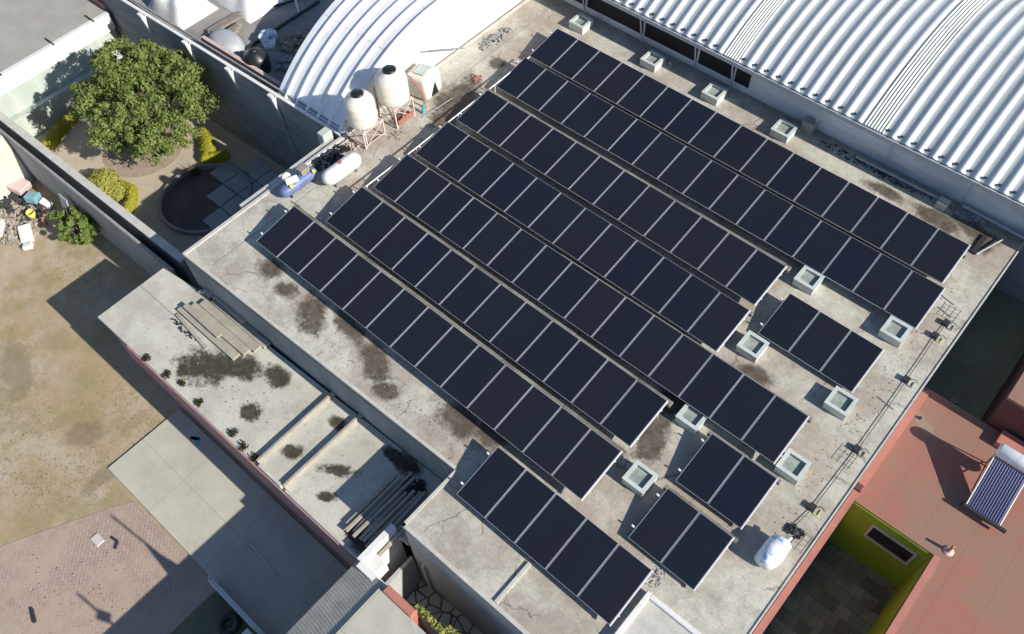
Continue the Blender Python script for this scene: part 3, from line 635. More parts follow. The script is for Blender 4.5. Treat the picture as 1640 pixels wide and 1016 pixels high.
# leaning panels against it
tag(MB().obox((-15.7,-5.95,-3.9),(.55,.05,1.6),.02,R_(-12)).build('leaning_sheet','gutter'),'grey sheet leaning against the long wall beside the leafy shrub','sheet')
# cream end wall left
cw=MB().box(-19.6,-19.32,-12,-5.75,G,-2.05).build('end_wall','cream_paint'); tag(cw,'sunlit cream wall at the left edge behind the rubbish heap','wall')

# ================================================ BACK HOUSE (far left)
bh=thing('neighbour_house',(-24,-2,G),'house with a grey flat roof and a bright white fascia beyond the tree','building')
B(-40,-21.62,-9,1.2,G,-1.3).build('wall','pale_green',bh)
B(-40,-21.66,-9.05,1.22,-1.30,-1.24).build('roof','nbr_roof',bh)
B(-21.66,-21.46,-9.05,1.22,-2.0,-1.2).build('fascia','white_paint',bh)
tag(B(-21.62,-21.60,-9,1.1,G,-3.36).build('wall_base','plaster_grey',bh)) if 0 else None
for y in (-4.0,-.9,1.0-.9+.3): 
    pass
for y in (-4.05,-1.55,.45): B(-22.1,-21.45,y-.03,y+.03,-1.235,-1.17).build('scupper','steel_dark',bh)
B(-21.60,-21.30,-5.3,1.3,-3.35,-3.2).build('ledge','pale_green',bh)

# ================================================ NEIGHBOUR YARD (top)
ny=thing('neighbour_slab',(-14,6,G),'grey concrete neighbouring roof slab behind the tall boundary wall','building')
B(-30,-10.5,2.25,18,G,-1.02).build('roof','nbr',ny)
def bar(name,p,q,r,mat,label,cat,group=None): return tag(MB().tube(p,q,r,8).build(name,mat),label,cat,group)
tag(quadwall((-15.9,2.36),(-11.2,2.53),.16,-1.0,-.42).build('brick_coping','pink_steel'),'long salmon brick ledge right behind the grey boundary wall','ledge')
# white tarp mound
m=MB(); N=14; vs=[]
for j in range(N+1):
    for i in range(N+1):
        u=i/N*2-1;v=j/N*2-1; x=-18.9+u*1.3; y=3.4+v*1.0
        z=-1.0+max(0,(1-u**4)*(1-v**4))*(.75+.14*math.sin(5*u+3*v)+.1*math.sin(9*v-2*u)); vs.append((x,y,z))
m.add(vs,[(j*(N+1)+i,j*(N+1)+i+1,(j+1)*(N+1)+i+1,(j+1)*(N+1)+i) for j in range(N) for i in range(N)],True)
tag(m.build('white_tarp','tarp_white'),'bright white tarp over a heap behind the boundary wall','tarp')
m=MB(); m.v=[]; 
m.add([(x+1.9*1,y+2.2,z*1.0) for x,y,z in vs],[(j*(N+1)+i,j*(N+1)+i+1,(j+1)*(N+1)+i+1,(j+1)*(N+1)+i) for j in range(N) for i in range(N)],True)
tag(m.build('white_tarp','tarp_white'),'bright white sheet at the top edge of the photo, beside the timber stack','tarp')
for k in range(7):
    L=1.9-.12*k
    tag(MB().obox((-16.55+.21*k,3.05+L/2-.1*k,-.86+.07*(k%3)),(.17,L,.07),R_(rnd.uniform(-3,3))).build('timber_board','wood'),
        'weathered board, number %s from the white tarp in the timber stack'%['one','two','three','four','five','six','seven'][k],'board','boards stacked by the tarp')
# grey half drum
gd=thing('grey_dome',(-15.5,3.1,-1),'pale grey half-round drum lying beside the boundary wall','drum')
m=MB(); nn=18
for i in range(nn+1):
    a=math.pi*i/nn
m.lathe([(0,.62),(.35,.60),(.62,.48),(.74,.22),(.76,0)],(0,0,0),24); m.v=[(-15.3+x*1.25,3.05+y*.8,-1+z*.85) for x,y,z in m.v]; m.build('shell','gutter',gd)
bt=thing('black_water_tank',(-13.15,3.0,-1),'black plastic water tank behind the boundary wall, left of the vaulted roof','water tank')
MB().lathe([(.5,0),(.52,.1),(.52,.55),(.46,.7),(.25,.84),(.2,.9),(0,.92)],(-13.15,3.0,-1.0),24).build('body','black',bt)
MB().lathe([(.15,0),(.15,.05),(0,.06)],(-13.15,3.0,-.09),14).build('lid','black',bt)
bar('black_pipe',(-16.2,4.9,-.95),(-15.2,7.4,-.95),.05,'black','long black pipe lying across the neighbouring slab, farthest from the wall','pipe')
bar('black_pipe',(-16.2,3.4,-.95),(-16.3,4.5,-.9),.04,'black','short black pipe beside the grey half-round drum','pipe')
tag(B(-14.55,-14.45,3.1,7.5,-1.0,-.9).build('dark_beam','steel_dark'),'dark beam running up the slab from the grey drum to the photo edge','beam')
# cement bag pile
m=MB()
for i in range(14):
    a=rnd.uniform(0,6.28);q=rnd.random(); m.obox((-14.15+.42*q*math.cos(a),4.35+.42*q*math.sin(a),-.9+.35*(1-q)),(.42,.28,.13),rnd.uniform(0,3),rnd.uniform(-.3,.3),rnd.uniform(-.3,.3))
tag(m.build('plastic_bags','tarp_blue'),'pile of pale bluish plastic bags on the neighbouring slab','bags',kind='stuff')
debris('yard_scrap',-13.1,5.0,-1,.8,.7,70,.22,'wood','brown scrap and offcuts between the bags and the vaulted roof','scrap')
debris('yard_scrap',-12.3,4.0,-1,.7,.6,60,.2,'steel_grey','grey scrap beside the black water tank','scrap')
tag(MB().obox((-13.0,6.2,-.9),(.9,.5,.2),.4).build('pallet','wood'),'brown pallet lying at the top near the vaulted roof','pallet')
bar('white_post',(-14.6,6.4,-1),(-14.7,6.5,.2),.05,'pvc','short white post at the top edge beside the vaulted roof','post')
# top-left dark gap wall
tag(B(-30,-21.75,1.25,1.9,G,-.9).build('brick_pier','brickred'),'reddish brick wall top in the gap beside the white fascia','wall')

# ================================================ WATER TANKS ON STANDS
def tinaco(x,y,z,r,hh,label):
    t=thing('water_tank',(x,y,z),label,'water tank','cream water tanks on stands')
    MB().lathe([(0,.0),(r*.95,0),(r,.06),(r,hh*.30),(r*.988,hh*.33),(r,hh*.36),(r,hh*.60),(r*.988,hh*.63),(r,hh*.66),(r*.96,hh*.76),(r*.78,hh*.88),(r*.5,hh*.96),(r*.42,hh)],(x,y,z),32).build('body','tank',t)
    MB().lathe([(r*.42,hh-.01),(r*.44,hh+.03),(r*.36,hh+.075),(0,hh+.085)],(x,y,z),24).build('lid','black',t)
    return t
tinaco(-6.02,2.55,.78,.55,1.22,'cream water tank on the lattice stand, nearer the white gas cylinder')
tinaco(-5.85,3.98,.95,.58,1.25,'cream water tank on the red-braced stand, farther from the gas cylinder')
def stand(x,y,hw,hh,mat,label,pan=None):
    t=thing('tank_stand',(x,y,0),label,'stand','steel stands under the water tanks')
    for a in(-1,1):
        for b in(-1,1): MB().box(x+a*hw-.025,x+a*hw+.025,y+b*hw-.025,y+b*hw+.025,0,hh).build('leg',mat,t)
    top=MB()
    for a in (-1,1): top.box(x+a*hw-.03,x+a*hw+.03,y-hw-.03,y+hw+.03,hh,hh+.045)
    for a in (-1,0,1): top.box(x-hw-.02,x+hw+.02,y+a*hw*.9-.03,y+a*hw*.9+.03,hh+.046,hh+.075)
    top.build('top_frame',mat,t)
    br=[((hw,-hw,0),(hw,hw,hh)),((hw,hw,0),(hw,-hw,hh)),((-hw,-hw,0),(hw,-hw,hh)),((hw,-hw,0),(-hw,-hw,hh)),((hw,-hw,.1),(hw,hw,.1)),((-hw,-hw,.1),(hw,-hw,.1))]
    for p,q in br: MB().tube((x+p[0],y+p[1],p[2]),(x+q[0],y+q[1],q[2]),.017,6).build('brace',mat,t)
    return t
stand(-6.02,2.55,.48,.70,'pink_steel','pale lattice stand with crossed braces under the nearer cream tank')
st2=stand(-5.85,3.98,.45,.87,'pink_steel','stand with red panels under the farther cream tank')
B(-5.72,-5.36,3.62,4.36,.12,.16).build('shelf','rust',st2); B(-5.38,-5.36,3.60,4.38,.16,.34).build('panel','rust',st2)
# lying cream tank
lt=thing('cream_box',(-5.9,5.6,0),'cream rounded box with a dark triangular opening beside the far water tank','box')
bb=MB().obox((-6.0,5.62,.52),(.95,1.0,1.0),R_(8),.0,R_(-6)).build('body','tank',lt); bv=bb.modifiers.new('b','BEVEL'); bv.width=.16; bv.segments=4
for p_ in bb.data.polygons: p_.use_smooth=True
m=MB(); m.add([(-5.44,5.42,.22),(-5.42,5.78,.22),(-5.50,5.74,.66),(-5.47,5.42,.22),(-5.45,5.78,.22),(-5.53,5.74,.66)],[(0,1,2),(5,4,3),(0,3,4,1),(1,4,5,2),(2,5,3,0)]); m.build('opening','dark',lt)
MB().poly([(-5.95,4.98,1.10),(-5.50,5.02,.62),(-5.36,4.98,.02)],.035,6).build('strut','rust',lt)
MB().poly([(-6.35,4.95,1.25),(-5.95,4.98,1.12)],.025,6).build('arm','steel_grey',lt)
MB().obox((-6.0,5.62,1.06),(.5,.55,.04),R_(8),0,R_(-6)).build('lid','kerb_white',lt)
tag(MB().tube((-5.25,4.72,.0),(-5.22,4.78,.42),.06,10).build('teal_bottle','teal'),'teal plastic cylinder standing between the tank stands','cylinder')
bar('thin_rail',(-5.1,4.5,.03),(-4.95,6.0,.03),.014,'gutter','thin bluish rail lying in front of the tipped cream drum','rail')
bar('grey_pole',(-6.35,6.35,1.3),(-6.3,8.1,.35),.03,'steel_grey','thin grey pole leaning along the white gable','pole')
bar('tank_pipe',(-6.55,2.1,.03),(-6.62,.1,.03),.022,'pvc','thin white pipe along the roof edge below the near water tank','pipe')
bar('tank_pipe',(-6.35,2.0,.05),(-6.4,.9,.05),.022,'pink_steel','thin pinkish pipe next to the white pipe at the roof edge','pipe')
debris('black_sacks',-6.15,.95,0,.38,.75,60,.16,'black','heap of black plastic scraps between the roof edge and the white gas cylinder','scrap')
debris('small_junk',-6.1,2.0,0,.5,.35,40,.09,'pink_steel','small pale junk under the near tank stand','scrap')
debris('small_junk',-5.2,3.3,0,.3,.4,30,.06,'wood','brown bits on the roof by the red stand','scrap')
bar('riser_pipe',(-5.58,2.2,0),(-5.58,2.2,.85),.018,'pvc','thin white riser pipe at the near water tank stand','pipe')
bar('riser_pipe',(-6.32,3.5,0),(-6.28,3.5,1.5),.018,'steel_dark','thin dark riser pipe between the two cream tanks','pipe')
# horizontal gas tank
gt=thing('gas_cylinder',(-5.15,.62,0),'white horizontal gas cylinder lying on the roof edge beside the water tanks','gas tank')
MB().lathe([(0,-.82),(.12,-.80),(.22,-.73),(.285,-.60),(.295,-.45),(.295,.45),(.285,.60),(.22,.73),(.12,.80),(0,.82)],(-5.15,.62,.42),24,axis=(0.03,1,0)).build('shell','white_gas',gt)
for y in (.15,1.1): B(-5.35,-4.95,y-.04,y+.04,0,.17).build('foot','steel_grey',gt)
MB().tube((-5.15,.62,.70),(-5.15,.62,.80),.06,10).build('valve','rust',gt)
# blue compressor
bc=thing('air_compressor',(-6.0,-.75,0),'blue air compressor with motor and pulley on the left roof edge','compressor')
MB().lathe([(0,-.78),(.12,-.76),(.20,-.68),(.22,-.5),(.22,.5),(.20,.68),(.12,.76),(0,.78)],(-5.95,-.72,.30),20,axis=(0.02,1,0)).build('tank','blue',bc)
for y in (-1.2,-.25): B(-6.1,-5.8,y-.03,y+.03,0,.12).build('foot','steel_dark',bc)
MB().tube((-6.0,-1.15,.62),(-5.85,-.75,.62),.13,12).build('motor','white_gas',bc)
MB().tube((-6.12,-1.0,.66),(-6.18,-1.0,.66),.17,14).build('pulley','white_gas',bc)
MB().obox((-6.0,-.38,.60),(.28,.36,.26),.1).build('pump_head','wood',bc)
MB().tube((-5.78,-1.12,.50),(-5.76,-1.12,.56),.07,10).build('cap','yellow',bc); MB().tube((-5.72,-.15,.50),(-5.70,-.15,.57),.07,10).build('cap','yellow',bc)
tag(MB().poly([(-5.7,-1.35,.03),(-5.3,-1.3,.02),(-5.1,-1.7,.02),(-5.3,-2.3,.02),(-5.0,-2.45,.02)],.012,5).build('hose','cable'),'dark hose trailing from the compressor to the first panel row','hose')
bar('roof_pipe',(-4.9,-1.55,.03),(-4.6,-2.1,.03),.018,'pvc','thin white pipe between the compressor and the row of thirteen','pipe')

# ================================================ ANNEX
an=thing('annex_building',(-1.7,-6.8,G),'lower annex with a stained pale roof and pink walls left of the main building','building')
AP=[(-8.3,-8.37),(-8.3,-5.62),(-7.3,-5.45),(4.78,-5.0),(4.78,-8.35)]
MB().prism([(-8.15,-8.28),(-8.15,-5.66),(-7.3,-5.5),(4.7,-5.02),(4.7,-8.28)],G-.1,AZ-.14).build('wall','pink_paint',an)
MB().prism([(-8.3,-8.36),(-8.3,-5.62),(-6.7,-5.42),(5.46,-4.98),(5.46,-7.05),(4.8,-7.1),(4.8,-8.32)],AZ-.14,AZ).build('roof','annex',an)
edge((-6.5,-8.42),(4.8,-8.38),.055,AZ-.5,AZ+.02,1).build('fascia','pink_paint',an)
for x0,l in ((.12,'a'),(1.36,'b')): MB().bbox(x0,x0+.10,-8.25,-5.06,AZ+.001,AZ+.18,.012).build('roof_beam','plank',an)
MB().bbox(.28,1.35,-8.33,-8.22,AZ+.001,AZ+.12,.015).bbox(1.53,4.75,-8.33,-8.24,AZ+.001,AZ+.10,.015).build('rim','coping',an)
B(-8.25,-5.4,-6.62,-6.60,AZ+.001,AZ+.02).build('slab_joint','coping_dark',an)
for i,(x,y) in enumerate([(-4.55,-8.2),(-3.9,-8.05),(-2.9,-8.15),(-5.6,-8.25),(-1.2,-8.1),(-.6,-8.2),(.0,-8.2)]):
    m=MB()
    for k in range(60):
        a=rnd.uniform(0,6.28);q=rnd.random()*.16; s_=.06; c=Vector((x+q*math.cos(a),y+q*math.sin(a),AZ+.03+rnd.uniform(0,.06)))
        d=Vector((rnd.uniform(-1,1),rnd.uniform(-1,1),rnd.uniform(0,1))).normalized()*s_; e_=d.orthogonal().normalized()*s_*.5
        m.add([c-d,c+e_,c+d,c-e_],[(0,1,2,3)])
    tag(m.build('weed_tuft','weed'),'small dark weed tuft, %s along the annex edge from the photo left'%['second','third','fourth','first','fifth','sixth','seventh'][i],'weed','weeds on the annex edge')
# planks pile
PLK_OLD=[]
PLK=[(-6.35,-3.3,-6.18,.30,.0,'outermost long precast plank of the annex pile, beside the dark stain'),(-6.2,-4.3,-6.05,.20,.13,'short rough plank lying on top of the outermost plank'),(-6.1,-3.15,-5.86,.30,.03,'long precast plank, second from the outer side of the annex pile'),(-5.9,-2.95,-5.55,.30,.06,'long precast plank, third from the outer side of the annex pile'),(-5.7,-2.85,-5.24,.27,.02,'long precast plank beside the dark gap at the main wall'),(-5.55,-4.05,-5.12,.22,.22,'short pale plank nearest the main wall, with red bricks at its head')]
PLK_=[(-6.25,-3.35,-6.12,.2,0,'long pale precast plank at the outer side of the annex pile'),(-6.05,-4.2,-5.93,.17,.09,'short thin plank resting on the outer side of the annex pile'),
(-5.75,-3.2,-5.68,.22,.0,'precast plank in the middle of the annex pile'),(-5.7,-3.05,-5.46,.2,.11,'topmost long precast plank in the annex pile'),(-5.2,-3.0,-5.26,.14,.04,'precast plank next to the main building wall'),(-5.6,-4.05,-5.12,.16,.15,'pale narrow plank with a red end against the main wall')]
for x0,x1,y,wd,dz,l in PLK:
    cx,cy_=(x0+x1)/2,y-.12*0; m=MB().obox((cx,cy_-.10,AZ+.07+dz),(x1-x0,wd,.11),R_(-1+rnd.uniform(-1.5,1.5))); 
    tag(m.build('precast_plank','plank'),l,'plank','precast planks piled on the annex roof')
tag(MB().obox((-5.3,-6.62,AZ+.04),(1.9,.12,.07),R_(-6)).build('precast_plank','plank'),'thin broken plank lying lowest beside the stained patch','plank','precast planks piled on the annex roof')
m=MB()
for k in range(6): m.obox((-6.3+.12*k,-5.35+.02*k+rnd.uniform(-.05,.05),AZ+.12+.03*(k%2)),(.2,.1,.08),rnd.uniform(0,2))
tag(m.build('brick_offcuts','pink_steel'),'salmon brick offcuts at the head of the plank pile','bricks',kind='stuff')
debris('dead_leaves',-5.6,-6.75,AZ,.7,.1,70,.05,'steel_dark','dark line of debris along the joint beside the plank pile','litter')
# joist bundle at right of annex
for k in range(10):
    x=3.72+.155*k; L=rnd.uniform(1.8,2.5); y0=-8.0+rnd.uniform(0,.2)
    m=MB().obox((x,y0+L/2,AZ+.10+.07*(k%2)),(.085,L,.11),R_(rnd.uniform(-1.2,1.2)))
    tag(m.build('concrete_joist','plank' ),'long narrow concrete joist in the parallel stack in the corner between annex and main building','joist','joists stacked at the annex corner')
debris('corner_rubbish',4.4,-5.75,AZ,.45,.35,60,.13,'black','dark rubbish in the inner corner behind the stacked joists','rubbish')
debris('block_bits',4.35,-7.35,AZ,.2,.35,22,.15,'coping','pale broken block pieces on top of the joists','blocks')
# white parapet corner
wp=thing('white_parapet',(5.2,-8.1,G),'bright white parapet corner at the end of the stacked joists','parapet')
B(4.84,5.02,-8.36,-7.02,G,-1.15).build('wall','white_paint',wp)
B(5.02,6.15,-8.53,-8.34,G,-1.05).build('wall','white_paint',wp)
B(5.02,5.50,-8.33,-7.9,-1.9,-1.25).build('cap','white_paint',wp)
B(5.45,5.56,-8.3,-7.1,G,-2.6).build('low_wall','plaster_light',wp)
# K building side pipe
tag(MB().tube((6.0,-7.12,G),(6.0,-7.12,-2.4),.04,8).build('downpipe','pvc'),'thin pale pipe on the wall above the flagstones','pipe')

# ================================================ LOWER BUILDING (bottom centre): slab roof + sloped sheet awning
lb=thing('low_slab_house',(8,-10,G),'low house with a pale flat slab at the bottom edge beside the sheet awning','building')
B(6.05,8.0,-14,-8.56,G,-1.0).build('wall','plaster_light',lb)
MB().prism([(6.0,-14),(8.05,-14),(8.05,-9.0),(7.2,-8.56),(6.0,-8.56)],-1.0,-.88).build('roof','pad',lb)
MB().bbox(6.16,7.22,-8.56,-8.33,G,-.78,.02).build('parapet_cap','salmon',lb)
aw=thing('sheet_awning',(5.2,-11,G),'greyish fibre sheet awning sloping down towards the shaded driveway','awning')
m=MB(); vs=[]; nn=170
for i in range(nn+1):
    y=-16+(16-8.25)*i/nn; d=.007*math.cos(i*math.pi)
    vs+= [(4.84,y-.04,-1.32+d),(5.4,y-.10,-1.14+d),(6.02,y-.18,-.93+d)]
m.add(vs,[(i*3+j,i*3+j+1,(i+1)*3+j+1,(i+1)*3+j) for i in range(nn) for j in range(2)]); m.build('sheet','fibre',aw)
for y in (-8.4,-10.8,-13.2): MB().box(4.9,4.98,y-.04,y+.04,G,-1.38).build('post','steel_grey',aw)
MB().box(4.84,4.89,-16,-8.35,-1.50,-1.36).build('beam','steel_grey',aw)
# side plants and curb
def leafblob(mb,c,r,n,s,seed=0,flat=1.0,shell=.55):
    q=random.Random(seed)
    for i in range(n):
        d=Vector((q.gauss(0,1),q.gauss(0,1),q.gauss(0,1))).normalized()
        rr=q.uniform(shell,1.05)
        p=Vector((c[0]+d.x*r[0]*rr,c[1]+d.y*r[1]*rr,c[2]+d.z*r[2]*rr))
        nrm=(d+Vector((q.uniform(-.8,.8),q.uniform(-.8,.8),q.uniform(-.3,.9)))).normalized()
        a=nrm.orthogonal().normalized(); b=nrm.cross(a); an_=q.uniform(0,6.28); a,b=a*math.cos(an_)+b*math.sin(an_),b*math.cos(an_)-a*math.sin(an_)
        ss=s*q.uniform(.6,1.35)
        mb.add([p-a*ss,p-b*ss*.55+nrm*ss*.15,p+a*ss,p+b*ss*.55+nrm*ss*.15],[(0,1,2,3)])
cb=thing('curved_flower_border',(7.6,-8.35,G),'narrow yellowish green plant border between the salmon cap and the flagstones','plant border')
m=MB(); 
for k in range(12): leafblob(m,(7.15+.14*k,-8.22+.02*k*(k>6),-1.0-.1*(k>3)),(.12,.10,.12),40,.05,k)
m.build('foliage','leaf_o',cb); B(7.05,8.9,-8.32,-8.22,G,-1.15).build('kerb','coping_dark',cb)
# unseen house added off frame to shade the flagstones and driveway
ob=thing('offframe_block',(13,-10,G),'unseen plain house added south of the flat roofed building to shade the flagstones','building')
B(10.3,16,-14,-8.6,G,-.9).build('wall','plaster_light',ob); B(10.2,16.1,-14.1,-8.5,-.9,-.78).build('roof','pad',ob)
B(11.3,16.0,-8.45,-7.3,G,-.55).build('shade_block','plaster_light',ob)  # added block, placed so its shadow covers the flagstones
# house further south with chimney posts: its shadow reaches the brick paving
oc=thing('offframe_block',(7.6,-15,G),'rendered house at the south end of the driveway','building')
B(6.05,10.2,-22,-14.1,G,-.8).build('wall','plaster_light',oc)
for (x,y,z0_,z1_,r) in [(7.35,-11.06,-.88,2.05,.035),(9.16,-13.21,-.8,2.3,.04)]:
    p_=thing('antenna_pole',(x,y,z0_),'thin steel pole on the slab roof, '+('by the awning' if y>-13 else 'on the southern house'),'pole')
    MB().tube((x,y,z0_),(x,y,z1_),r,8).build('mast','steel_grey',p_)
    if y<-13: MB().obox((x,y,z1_-.75),(.06,.26,.30),0,.5).build('box','steel_grey',p_)
    else:
        m=MB(); m.add([(x-.02,y-.04,z0_+1.9),(x-.02,y-.62,z0_+.02),(x-.02,y+.30,z0_+.02),(x+.02,y-.04,z0_+1.9),(x+.02,y-.62,z0_+.02),(x+.02,y+.30,z0_+.02)],[(0,1,2),(5,4,3),(0,3,4,1),(1,4,5,2),(2,5,3,0)]); m.build('shadow_plate','steel_grey',p_)  # unseen triangular plate added to shape the pole's shadow on the paving
# gate track / low steel wall along the pad
rt=thing('driveway_rail',(2.1,-11.47,G),'pale steel rail wall along the shaded edge of the concrete driveway','rail')
B(.75,4.4,-11.52,-11.42,G,G+.55).build('panel','gutter',rt); MB().bbox(.72,4.4,-11.56,-11.40,G+.553,G+.61,.01).build('top','rail',rt)
MB().tube((.72,-11.46,G),(.72,-11.46,G+.72),.045,8).build('end_post','rail',rt)
tyre=MB(); tyre.lathe([(.17,.02),(.3,.0),(.36,.08),(.3,.17),(.17,.15),(.17,.02)],(2.05,-11.95,G+.01),24); tag(tyre.build('old_tyre','black'),'old black tyre lying beside the driveway rail','tyre')
tag(MB().bbox(2.9,3.5,-12.0,-11.65,G,G+.9).build('white_box','white_paint'),'white box at the bottom edge beside the tyre','box')
tag(MB().obox((1.2,-9.95,G+.085),(1.35,.035,.02),R_(-4)).build('steel_strip','rail'),'thin pale strip lying on the shaded driveway','steel strip')
tag(MB().bbox(-3.62,-3.2,-13.25,-12.95,G,G+.05).build('drain_cover','coping'),'small pale square cover set in the brick paving','drain cover')
tag(MB().poly([(-3.1,-12.75,G+.03),(-2.85,-12.7,G+.03),(-2.7,-12.9,G+.03)],.05,6).build('dark_stones','steel_dark'),'few dark stones above the square cover','stones')
tag(MB().poly([(-3.05,-15.75,G+.05),(-2.6,-15.9,G+.08)],.06,6).build('metal_post','steel_dark'),'short dark object at the lower left on the brick paving','post')
# red tiled corner bottom-left
rc=thing('red_roofed_porch',(-3.4,-18,G),'corner of a red roof with a white edge at the bottom left','building')
MB().prism([(-4.6,-17.6),(-2.4,-19.5),(-6,-21),(-7,-19)],G,G+1.0).build('wall','white_paint',rc)
MB().prism([(-4.75,-17.75),(-2.6,-19.5),(-6,-21),(-7,-19)],G+1.0,G+1.05).build('roof','salmon',rc)
# teal scrap by annex wall
tag(MB().obox((-3.9,-8.75,G+.05),(.35,.12,.04),.5).obox((-3.7,-8.8,G+.06),(.2,.2,.03),1.1).build('teal_scrap','teal'),'torn teal plastic scrap in the shade under the pink annex wall','scrap')

# ================================================ RED BUILDING (right)
rb=thing('red_roofed_building',(18,0,G),'building with a reddish flat roof and a green walled courtyard at the right','building')
MB().prism([(14.30,1.93),(16.82,1.93),(16.82,-9),(30,-9),(30,6.52),(14.22,6.52)],G,RZ-.10).build('wall','maroon',rb)
MB().prism([(14.22,1.9),(16.80,1.9),(16.80,-9),(30,-9),(30,6.55),(14.22,6.55)],RZ-.10,RZ).build('roof','red_roof',rb)
B(14.32,16.80,1.87,1.898,-3.7,RZ-.06).build('green_wall','green_wall',rb)
B(16.775,16.80,-9,1.86,-3.7,RZ-.11).build('green_wall','green_wall',rb)
B(16.80,16.98,-9,1.9,RZ+.001,RZ+.05).build('roof_edge','salmon',rb)
B(14.22,14.44,1.95,6.4,RZ+.001,RZ+.06).build('roof_edge','salmon',rb)
# window
wn=B(15.16,16.52,1.845,1.868,-2.02,-1.26)
m=MB()
for q in [(15.16,16.52,-2.08,-1.99),(15.16,16.52,-1.30,-1.21),(15.16,15.23,-1.99,-1.30),(16.45,16.52,-1.99,-1.30)]: m.box(q[0],q[1],1.82,1.868,q[2],q[3])
wo=m.build('window','pale_green',rb); ORG[wo.name]=worg(rb); B(15.23,16.45,1.85,1.869,-1.99,-1.30).build('pane','window',wo)
B(16.0,16.78,1.78,1.866,-3.02,-2.98).build('ledge','green_wall',rb)
# salmon strip along the main building edge
cp=MB().box(14.22,14.40,-7.5,1.78,-3.7,-.06).build('parapet','salmon'); tag(cp,'narrow salmon parapet between the flat roof and the green courtyard','parapet')
tag(MB().bbox(14.21,14.40,1.80,2.02,-.79,.0).build('corner_stub','maroon'),'small dark red stub at the top corner of the green courtyard','pillar')
# block on red roof
blk=thing('red_stair_block',(18,9,G),'raised reddish block at the right edge that shades the dark yard','building')
B(16.15,24,6.62,14,G,.62).build('wall','maroon',blk); B(16.1,24.05,6.57,14.05,.62,.72).build('roof','red_roof',blk)
tag(B(16.6,24,6.0,6.5,RZ+.001,RZ+.25).build('roof_step','salmon'),'low salmon step at the foot of the raised block','step')
# vent pipe
vp=thing('vent_pipe',(17.04,2.25,RZ),'short red vent pipe casting a pointed shadow on the red roof','vent')
MB().lathe([(.08,0),(.05,.05),(.04,.34),(.04,.36),(0,.36)],(17.04,2.25,RZ),14).build('pipe','salmon',vp); MB().lathe([(.15,0),(.15,.02),(.0,.025)],(17.04,2.25,RZ+.001),14).build('flange','pink_steel',vp)
tag(MB().tube((14.6,5.45,RZ),(14.6,5.45,RZ+.06),.05,10).build('roof_drain','steel_dark'),'small dark drain in the corner of the red roof','drain')
# solar water heater
sw=thing('solar_water_heater',(17.2,4.4,RZ),'solar water heater, silver drum over a rack of dark tubes','water heater')
A0=Vector((16.81,3.62,-.55)); A1=Vector((16.68,5.06,.16)); ex=Vector((.86,.0,0))
back=MB(); 
back.add([A0+Vector((0,0,-.06)),A0+ex*1.05+Vector((0,0,-.06)),A1+ex*1.05+Vector((0,0,-.06)),A1+Vector((0,0,-.06))],[(0,1,2,3),(3,2,1,0)]); back.build('reflector','tube_back',sw)
for k in range(13): MB().tube(A0+ex*(.04+.08*k),A1+ex*(.04+.08*k),.027,8).build('tube','tube',sw)
MB().obox(((A0.x+.52),A0.y-.02,A0.z),(1.2,.09,.1),0).build('foot_bar','steel_dark',sw)
for d in (-.03,1.07): MB().tube(A0+ex*d,A1+ex*d,.022,6).build('side_rail','white_gas',sw)
MB().lathe([(0,-.80),(.17,-.79),(.20,-.74),(.20,.74),(.17,.79),(0,.80)],(17.42,5.22,.30),24,axis=(1,0,0)).build('drum','zinc_white',sw)
for x in (16.7,17.6):
    for y,zt in ((3.7,-.55),(5.35,.25)): MB().tube((x,y,RZ),(x,y,zt),.022,6).build('leg','steel_dark',sw)
    MB().tube((x,5.35,RZ+.05),(x,4.0,-.35),.018,6).build('brace','steel_dark',sw)
# courtyard / yard bits
for i,(x,y,L) in enumerate([(14.75,7.3,1.5),(15.1,7.2,.9),(15.35,6.95,2.0)]):
    bar('clothes_rod',(x,y,-2.3),(x-.05,y+L,-2.3),.014,'steel_grey',['long pale rod nearest the flat roof above the dark yard','short pale rod in the middle of the dark yard','long faint rod nearest the raised block in the dark yard'][i],'rod','rods above the dark yard')
tag(MB().obox((15.2,8.0,-2.62),(.22,.2,.15),.4).build('pale_cloth','gutter'),'small pale rag in the dark yard','rag')

# ================================================ VEGETATION
def tree(name,base,crown,rad,n,s,mat,label,cat,clumps,seed,limbs=7):
    t=thing(name,base,label,cat); q=random.Random(seed); b=Vector(base); c=Vector(crown)
    k=MB(); mid=b.lerp(c,.45)+Vector((.1,-.1,0)); k.tube(b,mid,.16*rad[0]/2.8,10,.11*rad[0]/2.8); k.tube(mid,c,.11*rad[0]/2.8,8,.05)
    for i in range(limbs):
        a=6.28*i/limbs+q.uniform(-.3,.3); e_=Vector((c.x+rad[0]*.6*math.cos(a),c.y+rad[1]*.6*math.sin(a),c.z+rad[2]*q.uniform(-.2,.5)))
        m1=mid.lerp(e_,.5)+Vector((0,0,.15)); k.tube(mid,m1,.07*rad[0]/2.8,6,.045); k.tube(m1,e_,.045,6,.015)
    k.build('trunk','bark',t)
    m=MB()
    for i in range(clumps):
        d=Vector((q.gauss(0,1),q.gauss(0,1),q.gauss(0,1)*.9+.25)).normalized(); rr=q.uniform(.45,1.08)**.7
        cc=(c.x+d.x*rad[0]*rr*.86,c.y+d.y*rad[1]*rr*.86,c.z+d.z*rad[2]*rr*.86); r0=q.uniform(.11,.34)*rad[0]*.5
        leafblob(m,cc,(r0,r0,r0*.75),n,s,seed*100+i,shell=.25)
    m.build('crown',mat,t); return t
tree('leafy_tree',(-16.6,-1.2,G),(-15.85,-1.0,-1.5),(2.95,3.0,2.5),125,.074,'leaf','big round dark green tree in the walled garden','tree',290,3)
